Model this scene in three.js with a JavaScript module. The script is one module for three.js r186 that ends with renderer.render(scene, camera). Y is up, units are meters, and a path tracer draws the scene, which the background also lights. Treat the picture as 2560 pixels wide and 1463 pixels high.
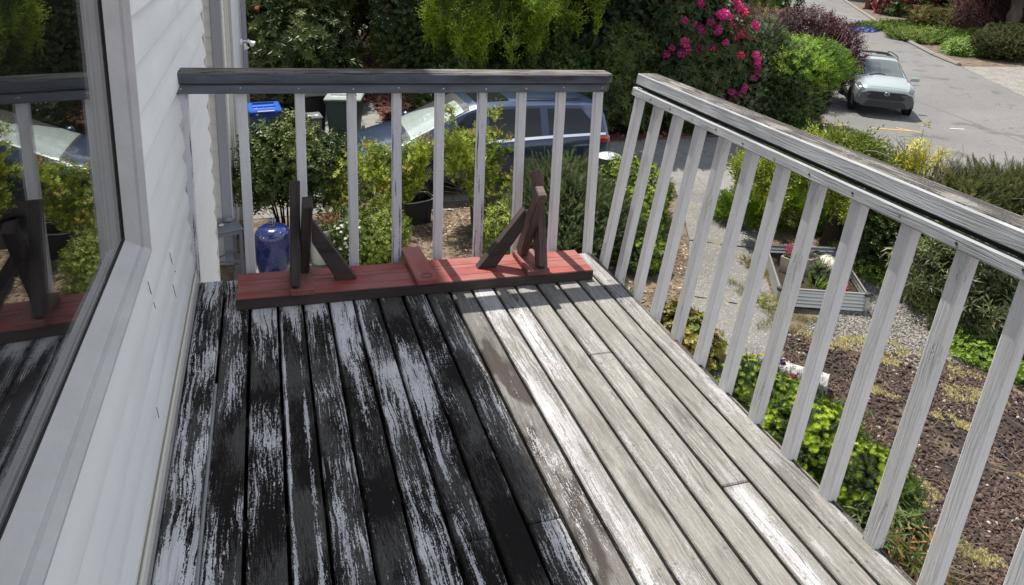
import * as THREE from 'three';
import { mergeGeometries, toCreasedNormals } from 'three/addons/utils/BufferGeometryUtils.js';

// ---------- camera, sky, sun, exposure ----------
const scene = new THREE.Scene();
const camera = new THREE.PerspectiveCamera(2 * Math.atan(1205 / 1791.3) * 180 / Math.PI, 2560 / 2410, 0.05, 600);
{
  const bx = new THREE.Vector3(0.945789, 0.039394, 0.322385), by = new THREE.Vector3(0.041601, 0.969746, -0.240545), bz = new THREE.Vector3(-0.322108, 0.240916, 0.915536);
  camera.quaternion.setFromRotationMatrix(new THREE.Matrix4().makeBasis(bx, by, bz));
  camera.position.set(0.5055, 1.4545, 2.911);
  camera.setViewOffset(2560, 2410, 0, 947, 2560, 1463);      // the photograph is the lower part of a taller frame
  camera.updateProjectionMatrix(); camera.updateMatrixWorld();
}
const SUN = new THREE.Vector3(-0.035, 1, -0.45).normalize();
const sun = new THREE.DirectionalLight(new THREE.Color(1, 0.95, 0.87), 5.0);
sun.position.copy(SUN).multiplyScalar(60); sun.target.position.set(0, 0, 0);
sun.castShadow = true; sun.shadow.radius = 1; sun.shadow.mapSize.set(4096, 4096);
Object.assign(sun.shadow.camera, { left: -60, right: 60, top: 60, bottom: -60, near: 1, far: 160 });
scene.add(sun, sun.target);
const renderer = new THREE.WebGLRenderer({ antialias: true });
renderer.toneMapping = THREE.LinearToneMapping; renderer.toneMappingExposure = 1.4; renderer.shadowMap.enabled = true;

// ---------- random numbers and noise ----------
let seed = 1;
const reseed = (s) => { seed = s | 0; };
const rnd = () => { seed = (seed + 0x6d2b79f5) | 0; let t = Math.imul(seed ^ (seed >>> 15), 1 | seed); t = (t + Math.imul(t ^ (t >>> 7), 61 | t)) ^ t; return ((t ^ (t >>> 14)) >>> 0) / 4294967296; };
const rr = (a, b) => a + (b - a) * rnd();
const hash = (x, y) => { let h = Math.imul(x, 374761393) ^ Math.imul(y, 668265263); h = Math.imul(h ^ (h >>> 13), 1274126177); return ((h ^ (h >>> 16)) >>> 0) / 4294967296; };
const vn = (x, y) => {
  const i = Math.floor(x), j = Math.floor(y), u = x - i, v = y - j, a = u * u * (3 - 2 * u), b = v * v * (3 - 2 * v);
  const p = hash(i, j), q = hash(i + 1, j), r = hash(i, j + 1), s = hash(i + 1, j + 1);
  return p + (q - p) * a + (r - p) * b + (p - q - r + s) * a * b;
};
const fbm = (x, y, n = 4) => { let s = 0, a = 0.5, t = 0; for (let k = 0; k < n; k++) { s += a * vn(x, y); t += a; x = x * 2.03 + 17.3; y = y * 2.03 + 9.1; a *= 0.5; } return s / t; };
const clamp = (x, a = 0, b = 1) => Math.min(b, Math.max(a, x)), lerp = (a, b, t) => a + (b - a) * t;
const sst = (a, b, x) => { const t = clamp((x - a) / (b - a)); return t * t * (3 - 2 * t); };

// the sky: blue overhead, paler and hazy low down, thin fair-weather cloud
{
  const w = 1024, h = 512, d = new Float32Array(w * h * 4);
  for (let j = 0; j < h; j++) for (let i = 0; i < w; i++) {
    const el = ((j + 0.5) / h - 0.5) * Math.PI, az = ((i + 0.5) / w - 0.5) * 2 * Math.PI, y = Math.sin(el), c = Math.cos(el);
    const X = c * Math.cos(az), Z = c * Math.sin(az), k = Math.max(y, 0), t = Math.pow(1 - k, 2.2);
    let r = lerp(0.30, 1.18, t), g = lerp(0.38, 1.20, t), b = lerp(0.54, 1.25, t);
    const px = X / (k + 0.25) * 1.6, pz = Z / (k + 0.25) * 1.6, cl = sst(0.46, 0.72, fbm(px + 20, pz + 7, 5)) * sst(0.0, 0.12, y);
    r = lerp(r, 1.5, cl * 0.8); g = lerp(g, 1.52, cl * 0.8); b = lerp(b, 1.55, cl * 0.8);
    const glow = Math.pow(Math.max(0, X * SUN.x + y * SUN.y + Z * SUN.z), 24) * 0.5; r += glow; g += glow * 0.97; b += glow * 0.9;
    if (y < 0) { const f = sst(0, -0.06, y); r = lerp(r, 0.12, f); g = lerp(g, 0.12, f); b = lerp(b, 0.10, f); }
    d.set([r * 0.78, g * 0.78, b * 0.78, 1], (j * w + i) * 4);
  }
  const t = new THREE.DataTexture(d, w, h, THREE.RGBAFormat, THREE.FloatType);
  t.mapping = THREE.EquirectangularReflectionMapping; t.magFilter = t.minFilter = THREE.LinearFilter; t.wrapS = THREE.RepeatWrapping; t.needsUpdate = true;
  scene.background = t; scene.environment = t; scene.environmentIntensity = 1;
}

// ---------- scene graph helpers ----------
const used = new Map();
const numbered = (n) => { const k = used.get(n) ?? 0; used.set(n, k + 1); return k ? `${n}_${String(k).padStart(3, '0')}` : n; };
function tag(o, label, category, group, kind) {
  if (label) o.userData.label = label; if (category) o.userData.category = category;
  if (group) o.userData.group = group; if (kind) o.userData.kind = kind; return o;
}
function thing(name, label, category, pos = [0, 0, 0], turn = 0, group, kind) {
  const o = new THREE.Group(); o.name = numbered(name); o.position.set(...pos); o.rotation.y = turn; scene.add(o);
  return tag(o, label, category, group, kind);
}
function part(name, geo, mat, parent, label) {
  const m = new THREE.Mesh(Array.isArray(geo) ? (geo.length > 1 ? mergeGeometries(geo.map(clean)) : geo[0]) : geo, mat);
  m.name = name; m.castShadow = m.receiveShadow = true; parent.add(m); if (label) m.userData.label = label; return m;
}
const clean = (g) => { const n = g.index ? g.toNonIndexed() : g; for (const k of Object.keys(n.attributes)) if (!['position', 'normal', 'uv'].includes(k)) n.deleteAttribute(k); return n; };
const dup = (o, label, pos, turn) => { const c = o.clone(); c.name = numbered(o.name.replace(/_\d\d\d$/, '')); c.userData = { ...o.userData, label: label ?? o.userData.label }; if (pos) c.position.set(...pos); if (turn !== undefined) c.rotation.y = turn; scene.add(c); return c; };
// box with chamfered edges between two corners; uv in metres with v along the longest side
function bar(x0, y0, z0, x1, y1, z1, c = 0.003, axis) {
  const s = [x1 - x0, y1 - y0, z1 - z0], m = [(x0 + x1) / 2, (y0 + y1) / 2, (z0 + z1) / 2];
  c = Math.min(c, ...s.map((v) => v * 0.45));
  const P = [], N = [], U = [];
  const L = axis ?? s.indexOf(Math.max(...s)), off = hash(Math.round(m[0] * 977), Math.round(m[2] * 911 + m[1] * 503)) * 3;
  const tri = (a, b, d) => {
    const ab = b.map((v, i) => v - a[i]), ad = d.map((v, i) => v - a[i]);
    const n = [ab[1] * ad[2] - ab[2] * ad[1], ab[2] * ad[0] - ab[0] * ad[2], ab[0] * ad[1] - ab[1] * ad[0]];
    const l = Math.hypot(...n) || 1; n.forEach((v, i) => (n[i] = v / l));
    if (n[0] * (a[0] + b[0] + d[0]) + n[1] * (a[1] + b[1] + d[1]) + n[2] * (a[2] + b[2] + d[2]) < 0) { [b, d] = [d, b]; n.forEach((v, i) => (n[i] = -v)); }
    const dom = [0, 1, 2].sort((i, j) => Math.abs(n[j]) - Math.abs(n[i]))[0];
    const ua = dom !== L ? [0, 1, 2].find((i) => i !== dom && i !== L) : (L + 1) % 3, va = dom !== L ? L : (L + 2) % 3;
    for (const p of [a, b, d]) { P.push(p[0] + m[0], p[1] + m[1], p[2] + m[2]); N.push(...n); U.push(p[ua] + off + dom * 0.37, p[va] + off * 1.7); }
  };
  const h = s.map((v) => v / 2);
  for (let a = 0; a < 3; a++) for (const sg of [-1, 1]) {            // faces
    const b = (a + 1) % 3, d = (a + 2) % 3, q = [];
    for (const [u, v] of [[-1, -1], [1, -1], [1, 1], [-1, 1]]) { const p = [0, 0, 0]; p[a] = sg * h[a]; p[b] = u * (h[b] - c); p[d] = v * (h[d] - c); q.push(p); }
    tri(q[0], q[1], q[2]); tri(q[0], q[2], q[3]);
  }
  for (let a = 0; a < 3; a++) for (const u of [-1, 1]) for (const v of [-1, 1]) {   // edges along a
    const b = (a + 1) % 3, d = (a + 2) % 3, q = [];
    for (const [e, f] of [[-1, 0], [1, 0], [1, 1], [-1, 1]]) { const p = [0, 0, 0]; p[a] = e * (h[a] - c); p[b] = u * (h[b] - (f ? c : 0)); p[d] = v * (h[d] - (f ? 0 : c)); q.push(p); }
    tri(q[0], q[1], q[2]); tri(q[0], q[2], q[3]);
  }
  for (const u of [-1, 1]) for (const v of [-1, 1]) for (const w of [-1, 1])
    tri([u * h[0], v * (h[1] - c), w * (h[2] - c)], [u * (h[0] - c), v * h[1], w * (h[2] - c)], [u * (h[0] - c), v * (h[1] - c), w * h[2]]);
  const g = new THREE.BufferGeometry();
  g.setAttribute('position', new THREE.Float32BufferAttribute(P, 3)); g.setAttribute('normal', new THREE.Float32BufferAttribute(N, 3)); g.setAttribute('uv', new THREE.Float32BufferAttribute(U, 2));
  return g;
}
// a bar of section w x d from point a to point b
function beam(a, b, w, d, c = 0.003, roll = 0) {
  const A = new THREE.Vector3(...a), B = new THREE.Vector3(...b), l = A.distanceTo(B);
  const g = bar(-w / 2, -l / 2, -d / 2, w / 2, l / 2, d / 2, c, 1);
  const q = new THREE.Quaternion().setFromUnitVectors(new THREE.Vector3(0, 1, 0), B.clone().sub(A).normalize());
  g.rotateY(roll); g.applyQuaternion(q); g.translate((a[0] + b[0]) / 2, (a[1] + b[1]) / 2, (a[2] + b[2]) / 2); return g;
}
const tube = (pts, r, seg = 12, rad = 6, closed = false) => new THREE.TubeGeometry(new THREE.CatmullRomCurve3(pts.map((p) => new THREE.Vector3(...p)), closed), seg, r, rad, closed);
function taper(pts, r0, r1, seg = 10, rad = 7) {                    // a tapered limb
  const c = new THREE.CatmullRomCurve3(pts.map((p) => new THREE.Vector3(...p))), g = new THREE.TubeGeometry(c, seg, 1, rad), p = g.attributes.position, v = new THREE.Vector3();
  for (let i = 0; i < p.count; i++) {
    const t = Math.floor(i / (rad + 1)) / seg, o = c.getPointAt(t); v.fromBufferAttribute(p, i).sub(o).multiplyScalar(lerp(r0, r1, t) * (1 + 0.15 * Math.sin(i * 12.9898))).add(o); p.setXYZ(i, v.x, v.y, v.z);
  }
  g.computeVertexNormals(); return g;
}
const lathe = (pts, seg = 32) => new THREE.LatheGeometry(pts.map((p) => new THREE.Vector2(...p)), seg);
function extr(poly, depth, bevel = 0) {                             // polygon in xy, depth along +z
  const s = new THREE.Shape(poly.map((p) => new THREE.Vector2(...p)));
  return new THREE.ExtrudeGeometry(s, bevel ? { depth: depth - 2 * bevel, bevelEnabled: true, bevelThickness: bevel, bevelSize: bevel, bevelSegments: 2, bevelOffset: -bevel } : { depth, bevelEnabled: false });
}
function slab(poly, y0, y1, bev = 0.008) {                          // polygon in xz
  const g = extr(poly.map(([x, z]) => [x, -z]), y1 - y0, bev); g.rotateX(-Math.PI / 2); g.translate(0, y0 + bev, 0); return g;
}
function uvXZ(g) { const p = g.attributes.position, u = new Float32Array(p.count * 2); for (let i = 0; i < p.count; i++) { u[i * 2] = p.getX(i); u[i * 2 + 1] = p.getZ(i); } g.setAttribute('uv', new THREE.BufferAttribute(u, 2)); return g; }

// ---------- textures and materials ----------
const toB = (v) => { v = clamp(v); return 255 * (v <= 0.0031308 ? v * 12.92 : 1.055 * Math.pow(v, 1 / 2.4) - 0.055); };
function tex(w, h, f, size = 1, { srgb = true, wrap = true } = {}) { // f(u, v) -> [r, g, b] linear, or a number for a height map; size in metres
  const n = srgb ? 4 : 1, d = new Uint8Array(w * h * 4);
  for (let j = 0; j < h; j++) for (let i = 0; i < w; i++) {
    const c = f((i + 0.5) / w, (j + 0.5) / h, i, j), o = (j * w + i) * 4;
    if (srgb) { d[o] = toB(c[0]); d[o + 1] = toB(c[1]); d[o + 2] = toB(c[2]); } else d[o] = d[o + 1] = d[o + 2] = 255 * clamp(c);
    d[o + 3] = 255;
  }
  const t = new THREE.DataTexture(d, w, h, THREE.RGBAFormat); t.magFilter = THREE.LinearFilter; t.minFilter = THREE.LinearMipmapLinearFilter; t.generateMipmaps = true;
  if (wrap) t.wrapS = t.wrapT = THREE.MirroredRepeatWrapping;
  if (srgb) t.colorSpace = THREE.SRGBColorSpace;
  const [sx, sy] = Array.isArray(size) ? size : [size, size]; t.repeat.set(1 / sx, 1 / sy); t.needsUpdate = true; return t;
}
const std = (o) => new THREE.MeshStandardMaterial({ roughness: 0.7, ...o });
const phy = (o) => new THREE.MeshPhysicalMaterial({ roughness: 0.5, ...o });
const rgb = (r, g, b) => new THREE.Color().setRGB(r, g, b);
const mix3 = (a, b, t) => [lerp(a[0], b[0], t), lerp(a[1], b[1], t), lerp(a[2], b[2], t)];
const mul3 = (a, k) => [a[0] * k, a[1] * k, a[2] * k];
// painted or bare wood, grain along v; chip = how much paint has gone, in long flakes
function woodMat(paint, bare, chip, { grain = 0.2, bump = 0.0012, rough = 0.7, s = 1, dirt = 0.3, fade } = {}) {
  const w = 384, h = 768, W = 0.25, H = 1.0;
  const hgt = new Float32Array(w * h), col = [];
  for (let j = 0; j < h; j++) for (let i = 0; i < w; i++) {
    const x = i / w * W, y = j / h * H, wob = (fbm(x * 20 + s, y * 4, 3) - 0.5) * 0.02;
    const g = fbm((x + wob) * 330 + s * 7, y * 7, 3), fine = fbm((x + wob) * 900, y * 30 + s, 2), patch = fbm(x * 26 + s * 3, y * 9, 3), spk = fbm(x * 420 + s, y * 260, 2);
    const p = sst(0.5 - 0.05, 0.5 + 0.05, (1 - chip) + 0.62 * (g - 0.5) + 0.5 * (patch - 0.5) + 0.25 * (spk - 0.5));
    const base = mul3(bare, 0.65 + 0.7 * fine * (1 - grain) + grain * 1.4 * g);
    const pc = mul3(paint, (1 - dirt * 0.5) + dirt * patch - grain * 0.35 * sst(0.58, 0.78, g) - 0.1 * sst(0.6, 0.9, spk));
    const pf = fade ? mix3(pc, mul3(fade, 0.8 + 0.4 * fine), 0.7 * sst(0.5, 0.68, fbm(x * 9 + s, y * 5 + 3, 4))) : pc;
    col.push(mix3(base, pf, p)); hgt[j * w + i] = clamp(0.35 + 0.35 * (g - 0.5) + 0.2 * (fine - 0.5) + 0.3 * p);
  }
  return std({ map: tex(w, h, (u, v, i, j) => col[j * w + i], [W, H]), bumpMap: tex(w, h, (u, v, i, j) => hgt[j * w + i], [W, H], { srgb: false }), bumpScale: bump, roughness: rough });
}
const MAT = {};
MAT.baluster = woodMat([0.69, 0.69, 0.70], [0.14, 0.14, 0.14], 0.09, { s: 1, bump: 0.003, dirt: 0.16, grain: 0.45 });
MAT.balusterGrain = woodMat([0.67, 0.67, 0.67], [0.30, 0.295, 0.285], 0.25, { s: 3, bump: 0.005, dirt: 0.25, grain: 0.7 });
MAT.balusterWorn = woodMat([0.66, 0.65, 0.70], [0.04, 0.04, 0.045], 0.33, { s: 5, bump: 0.002, dirt: 0.2 });
MAT.slate = woodMat([0.125, 0.142, 0.168], [0.05, 0.05, 0.055], 0.2, { s: 11, dirt: 0.7, grain: 0.4, rough: 0.75 });
MAT.capFace = woodMat([0.075, 0.085, 0.105], [0.03, 0.028, 0.03], 0.36, { s: 13, dirt: 0.9, grain: 0.5, rough: 0.75 });
MAT.rawTop = woodMat([0.16, 0.145, 0.13], [0.035, 0.03, 0.028], 0.45, { s: 17, grain: 0.8, bump: 0.004, dirt: 0.6, rough: 0.9 });
MAT.rightRail = woodMat([0.36, 0.375, 0.39], [0.14, 0.14, 0.14], 0.2, { s: 19, dirt: 0.7, grain: 0.5, bump: 0.003 });
MAT.rightTop = woodMat([0.20, 0.185, 0.168], [0.035, 0.031, 0.028], 0.5, { s: 23, grain: 0.8, bump: 0.008, dirt: 0.6, rough: 0.9 });
MAT.red = woodMat([0.25, 0.05, 0.042], [0.045, 0.022, 0.02], 0.16, { s: 29, grain: 0.4, bump: 0.0016, dirt: 0.8, rough: 0.68, fade: [0.27, 0.095, 0.08] });
MAT.brown = woodMat([0.05, 0.034, 0.031], [0.025, 0.018, 0.016], 0.35, { s: 31, grain: 0.5, bump: 0.0018, dirt: 0.6 });
MAT.brownWorn = woodMat([0.13, 0.08, 0.068], [0.05, 0.03, 0.027], 0.4, { s: 37, grain: 0.7, bump: 0.003, dirt: 0.6 });
MAT.redWorn = woodMat([0.22, 0.07, 0.06], [0.09, 0.065, 0.055], 0.45, { s: 41, grain: 0.5, bump: 0.002, dirt: 0.7 });
MAT.fir = woodMat([0.14, 0.11, 0.08], [0.05, 0.04, 0.03], 0.4, { s: 43, grain: 0.6 });
{
  const g = tex(512, 512, (u, v) => { const k = 0.5 + 0.5 * (fbm(u * 8, v * 160, 3) - 0.5) + 0.25 * (fbm(u * 60, v * 420, 2) - 0.5); return k; }, [0.5, 0.5], { srgb: false });
  const c = tex(512, 512, (u, v) => { const k = 0.92 + 0.12 * (fbm(u * 5, v * 5, 4) - 0.5) + 0.05 * (fbm(u * 9, v * 200, 2) - 0.5); return [0.84 * k, 0.85 * k, 0.845 * k]; }, [1.3, 1.3]);
  MAT.vinyl = std({ map: c, bumpMap: g, bumpScale: 0.0006, roughness: 0.55 });
}
MAT.trimWhite = std({ map: tex(256, 256, (u, v) => { const k = 0.9 + 0.25 * (fbm(u * 9, v * 9, 4) - 0.5) + 0.06 * (fbm(u * 90, v * 90, 2) - 0.5); return [0.50 * k, 0.495 * k, 0.495 * k]; }, [0.5, 0.5]), roughness: 0.5 });
MAT.sash = std({ map: tex(256, 256, (u, v) => { const k = 0.85 + 0.4 * (fbm(u * 9, v * 9, 4) - 0.5); return [0.33 * k, 0.325 * k, 0.31 * k]; }, [0.5, 0.5]), roughness: 0.6 });
MAT.channel = std({ color: rgb(0.58, 0.56, 0.5), roughness: 0.6 });
MAT.greyBoard = std({ color: rgb(0.26, 0.28, 0.30), roughness: 0.7 });
MAT.black = std({ color: rgb(0.012, 0.012, 0.012), roughness: 0.9 });
MAT.screw = std({ color: rgb(0.6, 0.6, 0.6), roughness: 0.35, metalness: 1 });
MAT.rust = std({ color: rgb(0.05, 0.03, 0.02), roughness: 0.8 });

// ---------- the house the balcony hangs on ----------
const G = -3.6, TILT = -0.0414;
const house = thing('house', 'white house wall of lapped vinyl siding with a framed window beside the balcony', 'house');
{
  const H = 0.127, zc = -1.375, seam = -0.16, win = { z0: 0.97, z1: 3.6, y0: 0.584, y1: 2.3 };
  const prof = (p) => [[0.10, 0], [0.1885 + p, 0], [0.1888 + p, 0.003], [0.1795 + p, 0.060], [0.1775 + p, 0.066], [0.169 + p, H - 0.004], [0.1685 + p, H + 0.004], [0.10, H + 0.004]];
  const strip = (z0, z1, y, p, bow) => {                            // one siding panel, its end lifting off a little where panels overlap
    const n = bow ? 6 : 1, P = prof(p), pos = [], uv = [], idx = [];
    for (let k = 0; k <= n; k++) {
      const z = lerp(z0, z1, k / n), b = bow ? 0.011 * Math.pow(1 - k / n, 3) : 0;
      P.forEach(([x, h], i) => { const lift = b * Math.sin(clamp(h / H) * Math.PI) ** 0.7; pos.push(x + (i > 0 && i < 7 ? lift : 0), y + h, z); uv.push(z + y * 3.1, y + h + (x - 0.15) * 3); });
    }
    const m = P.length;
    for (let k = 0; k < n; k++) for (let i = 0; i < m; i++) { const a = k * m + i, b = k * m + (i + 1) % m, c = a + m, d = b + m; idx.push(a, c, b, b, c, d); }
    for (let i = 1; i < m - 1; i++) { idx.push(0, i, i + 1); idx.push(n * m, n * m + i + 1, n * m + i); }
    const g = new THREE.BufferGeometry(); g.setAttribute('position', new THREE.Float32BufferAttribute(pos, 3)); g.setAttribute('uv', new THREE.Float32BufferAttribute(uv, 2)); g.setIndex(idx);
    return toCreasedNormals(g.toNonIndexed(), 0.25);
  };
  reseed(5);
  const put = (z0, z1, y, p, bow) => part('siding_panel', strip(z0, z1, y, p, bow), MAT.vinyl, house);
  for (let k = 0; k < 41; k++) {
    const y = 0.052 + k * H, cut = y + H > win.y0 && y < win.y1, s = seam + rr(-0.02, 0.02);
    const far = zc + rr(0, 0.012), end = cut ? win.z0 - 0.004 : 3.9;
    put(far, s + 0.04, y, 0, false); put(s, end, y, 0.0035, true);
  }
  for (let k = 1; k < 29; k++) put(zc + rr(0, 0.012), 3.9, 0.052 - k * H, 0, false);    // the storey below the balcony
  part('wall_core', [bar(-0.1, G - 0.1, -1.43, 0.098, 5.2, win.z0 - 0.02, 0.001), bar(-0.1, G - 0.1, win.z0 - 0.018, 0.098, win.y0, 3.9, 0.001), bar(-0.1, win.y1, win.z0 - 0.018, 0.098, 5.2, 3.9, 0.001)], std({ color: rgb(0.035, 0.033, 0.03), roughness: 0.9 }), house);
  part('corner_post', [bar(0.08, G, -1.425, 0.186, 5.2, -1.388, 0.006), bar(0.08, G, -1.50, 0.176, 5.2, -1.427, 0.006)], MAT.channel, house);
  for (const [x0, x1, y1] of [[0.166, 0.1925, 0.046], [0.1935, 0.203, 0.036]]) part('base_trim', bar(x0, -0.03, -0.035, x1, y1, 3.9, 0.004, 2), MAT.channel, house);
  for (const s of [[[0.405, 0.595], [0.346, 0.555], [0.289, 0.499]], [[0.518, 1.011], [0.457, 0.973], [0.399, 0.936]], [[0.287, 0.583], [0.235, 0.548], [0.18, 0.512]], [[0.169, 1.051], [0.145, 1.041], [0.122, 1.03]]]) part('scratch', tube(s.map(([y, z]) => [0.1905, y, z]), 0.0009, 12, 5), MAT.black, house);
  // window: outer casing, sash, glass and a dim room behind it
  const frameSweep = (profile, z0, y0, z1, y1) => {                  // profile (inset, x) carried round a rectangle with mitred corners
    const P = [], U = [], quad = (a, b, c, d, ua, ub, va, vb) => { P.push(...a, ...b, ...c, ...a, ...c, ...d); U.push(ua, va, ub, va, ub, vb, ua, va, ub, vb, ua, vb); };
    const pt = (k, d, x) => [[x, y0 + d, z0 + d], [x, y0 + d, z1 - d], [x, y1 - d, z1 - d], [x, y1 - d, z0 + d]][k % 4];
    let acc = 0;
    for (let i = 0; i < profile.length - 1; i++) { const [d0, x0] = profile[i], [d1, x1] = profile[i + 1], nx = acc + Math.hypot(d1 - d0, x1 - x0); for (let k = 0; k < 4; k++) quad(pt(k, d0, x0), pt(k + 1, d0, x0), pt(k + 1, d1, x1), pt(k, d1, x1), k * 2, k * 2 + 1.7, acc, nx); acc = nx; }
    const g = new THREE.BufferGeometry(); g.setAttribute('position', new THREE.Float32BufferAttribute(P, 3)); g.setAttribute('uv', new THREE.Float32BufferAttribute(U, 2)); g.computeVertexNormals(); return g;
  };
  const w = new THREE.Group(); w.name = 'window'; house.add(w);
  part('frame', frameSweep([[0, 0.16], [0, 0.197], [0.003, 0.2], [0.010, 0.2], [0.026, 0.187], [0.0275, 0.180], [0.032, 0.180], [0.066, 0.152], [0.068, 0.1525]], win.z0, win.y0, win.z1, win.y1), MAT.trimWhite, w);
  part('gasket', frameSweep([[0.0672, 0.1521], [0.0705, 0.1505], [0.0705, 0.1485]], win.z0, win.y0, win.z1, win.y1), MAT.black, w);
  const pane = new THREE.BoxGeometry(0.004, win.y1 - win.y0 - 0.134, win.z1 - win.z0 - 0.134); pane.translate(0.146, (win.y0 + win.y1) / 2, (win.z0 + win.z1) / 2);
  part('pane', pane, phy({ color: 0xffffff, transmission: 1, thickness: 0, roughness: 0.0, ior: 1.95 }), w);
  const room = std({ color: rgb(0.03, 0.03, 0.03), roughness: 0.9 });
  part('room_wall', [bar(-3.2, -0.1, 0.2, -3.1, 2.6, 3.9, 0.001), bar(-3.1, -0.1, 0.1, -0.1, 2.6, 0.2, 0.001), bar(-3.1, -0.1, 3.9, 0.1, 2.6, 4.0, 0.001), bar(-3.1, -0.2, 0.2, -0.1, -0.1, 3.9, 0.001), bar(-3.1, 2.6, 0.2, -0.1, 2.7, 3.9, 0.001)], room, house);
  part('eave', [bar(-4, 5.2, -3.4, 0.93, 5.32, 4.5, 0.02), bar(0.932, 5.12, -3.4, 0.95, 5.34, 4.5, 0.004)], MAT.trimWhite, house);
  part('roof', slab([[-4, -3.6], [1.0, -3.6], [0.97, 4.6], [-4, 4.6]], 5.345, 5.45, 0.01), std({ color: rgb(0.09, 0.085, 0.08), roughness: 0.95 }), house);
  // the garage block further along, its near end lapped the broad way
  const blk = -7.6, bx = -0.062;
  part('garage_core', bar(-5, G - 0.1, -15.6, bx - 0.03, 1.6, blk - 0.03, 0.001), MAT.trimWhite, house);
  const sid2 = std({ color: rgb(0.50, 0.495, 0.475), roughness: 0.6 });
  for (let k = 0; k < 19; k++) { const y = 0.223 - 0.205 * (18 - k) + 0.0; part('lap_board', (() => { const g = extr([[0, 0], [0.026, 0], [0.008, 0.209], [0, 0.209]], 1.6); g.rotateY(-Math.PI / 2); g.translate(-0.19, y, blk - 0.028); return g; })(), sid2, house); }
  part('corner_board', bar(-0.186, G, blk - 0.02, bx, 1.6, blk + 0.016, 0.004), MAT.greyBoard, house);
  part('corner_board', bar(bx + 0.0005, G, blk - 0.09, bx + 0.02, 1.6, blk + 0.014, 0.004), MAT.trimWhite, house);
  const wallRun = (z0, z1) => { for (let k = 0; k < 42; k++) { const g = extr([[0, 0], [0.02, 0], [0.017, 0.09], [0.006, 0.112], [0.006, 0.131], [0, 0.131]], z1 - z0 + rr(-0.012, 0)); g.translate(bx - 0.026, G + k * 0.127, z0); part('siding_panel', g, MAT.vinyl, house); } };
  wallRun(-8.72, -7.70); wallRun(-15.5, -10.35);
  for (const [z0, z1, x] of [[-9.05, -8.73, 0.012], [-9.4, -9.07, 0.022], [-9.76, -9.42, 0.012], [-10.33, -9.78, 0.03]]) part('door_trim', bar(bx - 0.02, G, z0, bx + x, 1.6, z1, 0.006), z0 < -10 ? MAT.trimWhite : MAT.channel, house);
  part('corner_post', bar(bx - 0.02, G, -15.62, bx + 0.035, 1.6, -15.52, 0.006), MAT.trimWhite, house);
  part('downspout', [bar(bx + 0.045, G + 0.1, -15.74, bx + 0.145, 1.6, -15.63, 0.02), bar(bx + 0.035, G + 1.2, -15.7, bx + 0.055, G + 1.24, -15.66, 0.004)], std({ color: rgb(0.3, 0.29, 0.34), roughness: 0.6 }), house);
}
{ // security light at the far end of the garage wall
  const t = thing('security_light', 'white twin floodlight fitting on the far end of the garage wall', 'floodlight', [-0.045, -1.43, -14.6]);
  const w = std({ color: rgb(0.75, 0.75, 0.73), roughness: 0.4 });
  const base = new THREE.CylinderGeometry(0.07, 0.075, 0.05, 20); base.rotateZ(-Math.PI / 2); base.translate(0.025, 0.02, 0);
  part('mount_plate', base, w, t);
  part('arm', tube([[0.05, 0.04, 0.02], [0.12, 0.05, 0.04], [0.17, 0.02, 0.05]], 0.016), w, t);
  const shade = lathe([[0.018, 0], [0.034, 0.01], [0.036, 0.07], [0.05, 0.1], [0.078, 0.15], [0.08, 0.17], [0.072, 0.168], [0.045, 0.1]], 20);
  const s1 = shade.clone(); s1.rotateZ(-2.2); s1.translate(0.15, 0.07, 0.05); const b1 = new THREE.SphereGeometry(0.07, 16, 8, 0, 7, 0, 1.5); b1.scale(1, 0.45, 1); b1.translate(0, 0.165, 0); b1.rotateZ(-2.2); b1.translate(0.15, 0.07, 0.05);
  const glass = std({ color: rgb(0.75, 0.76, 0.74), roughness: 0.15 });
  const L = part('lamp_shade', s1, w, t); part('lens', b1, glass, L);
  const s2 = shade.clone(); s2.scale(0.8, 0.8, 0.8); s2.rotateZ(-2.7); s2.translate(0.08, -0.02, 0.0); part('lamp_shade', s2, w, t);
}

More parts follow.
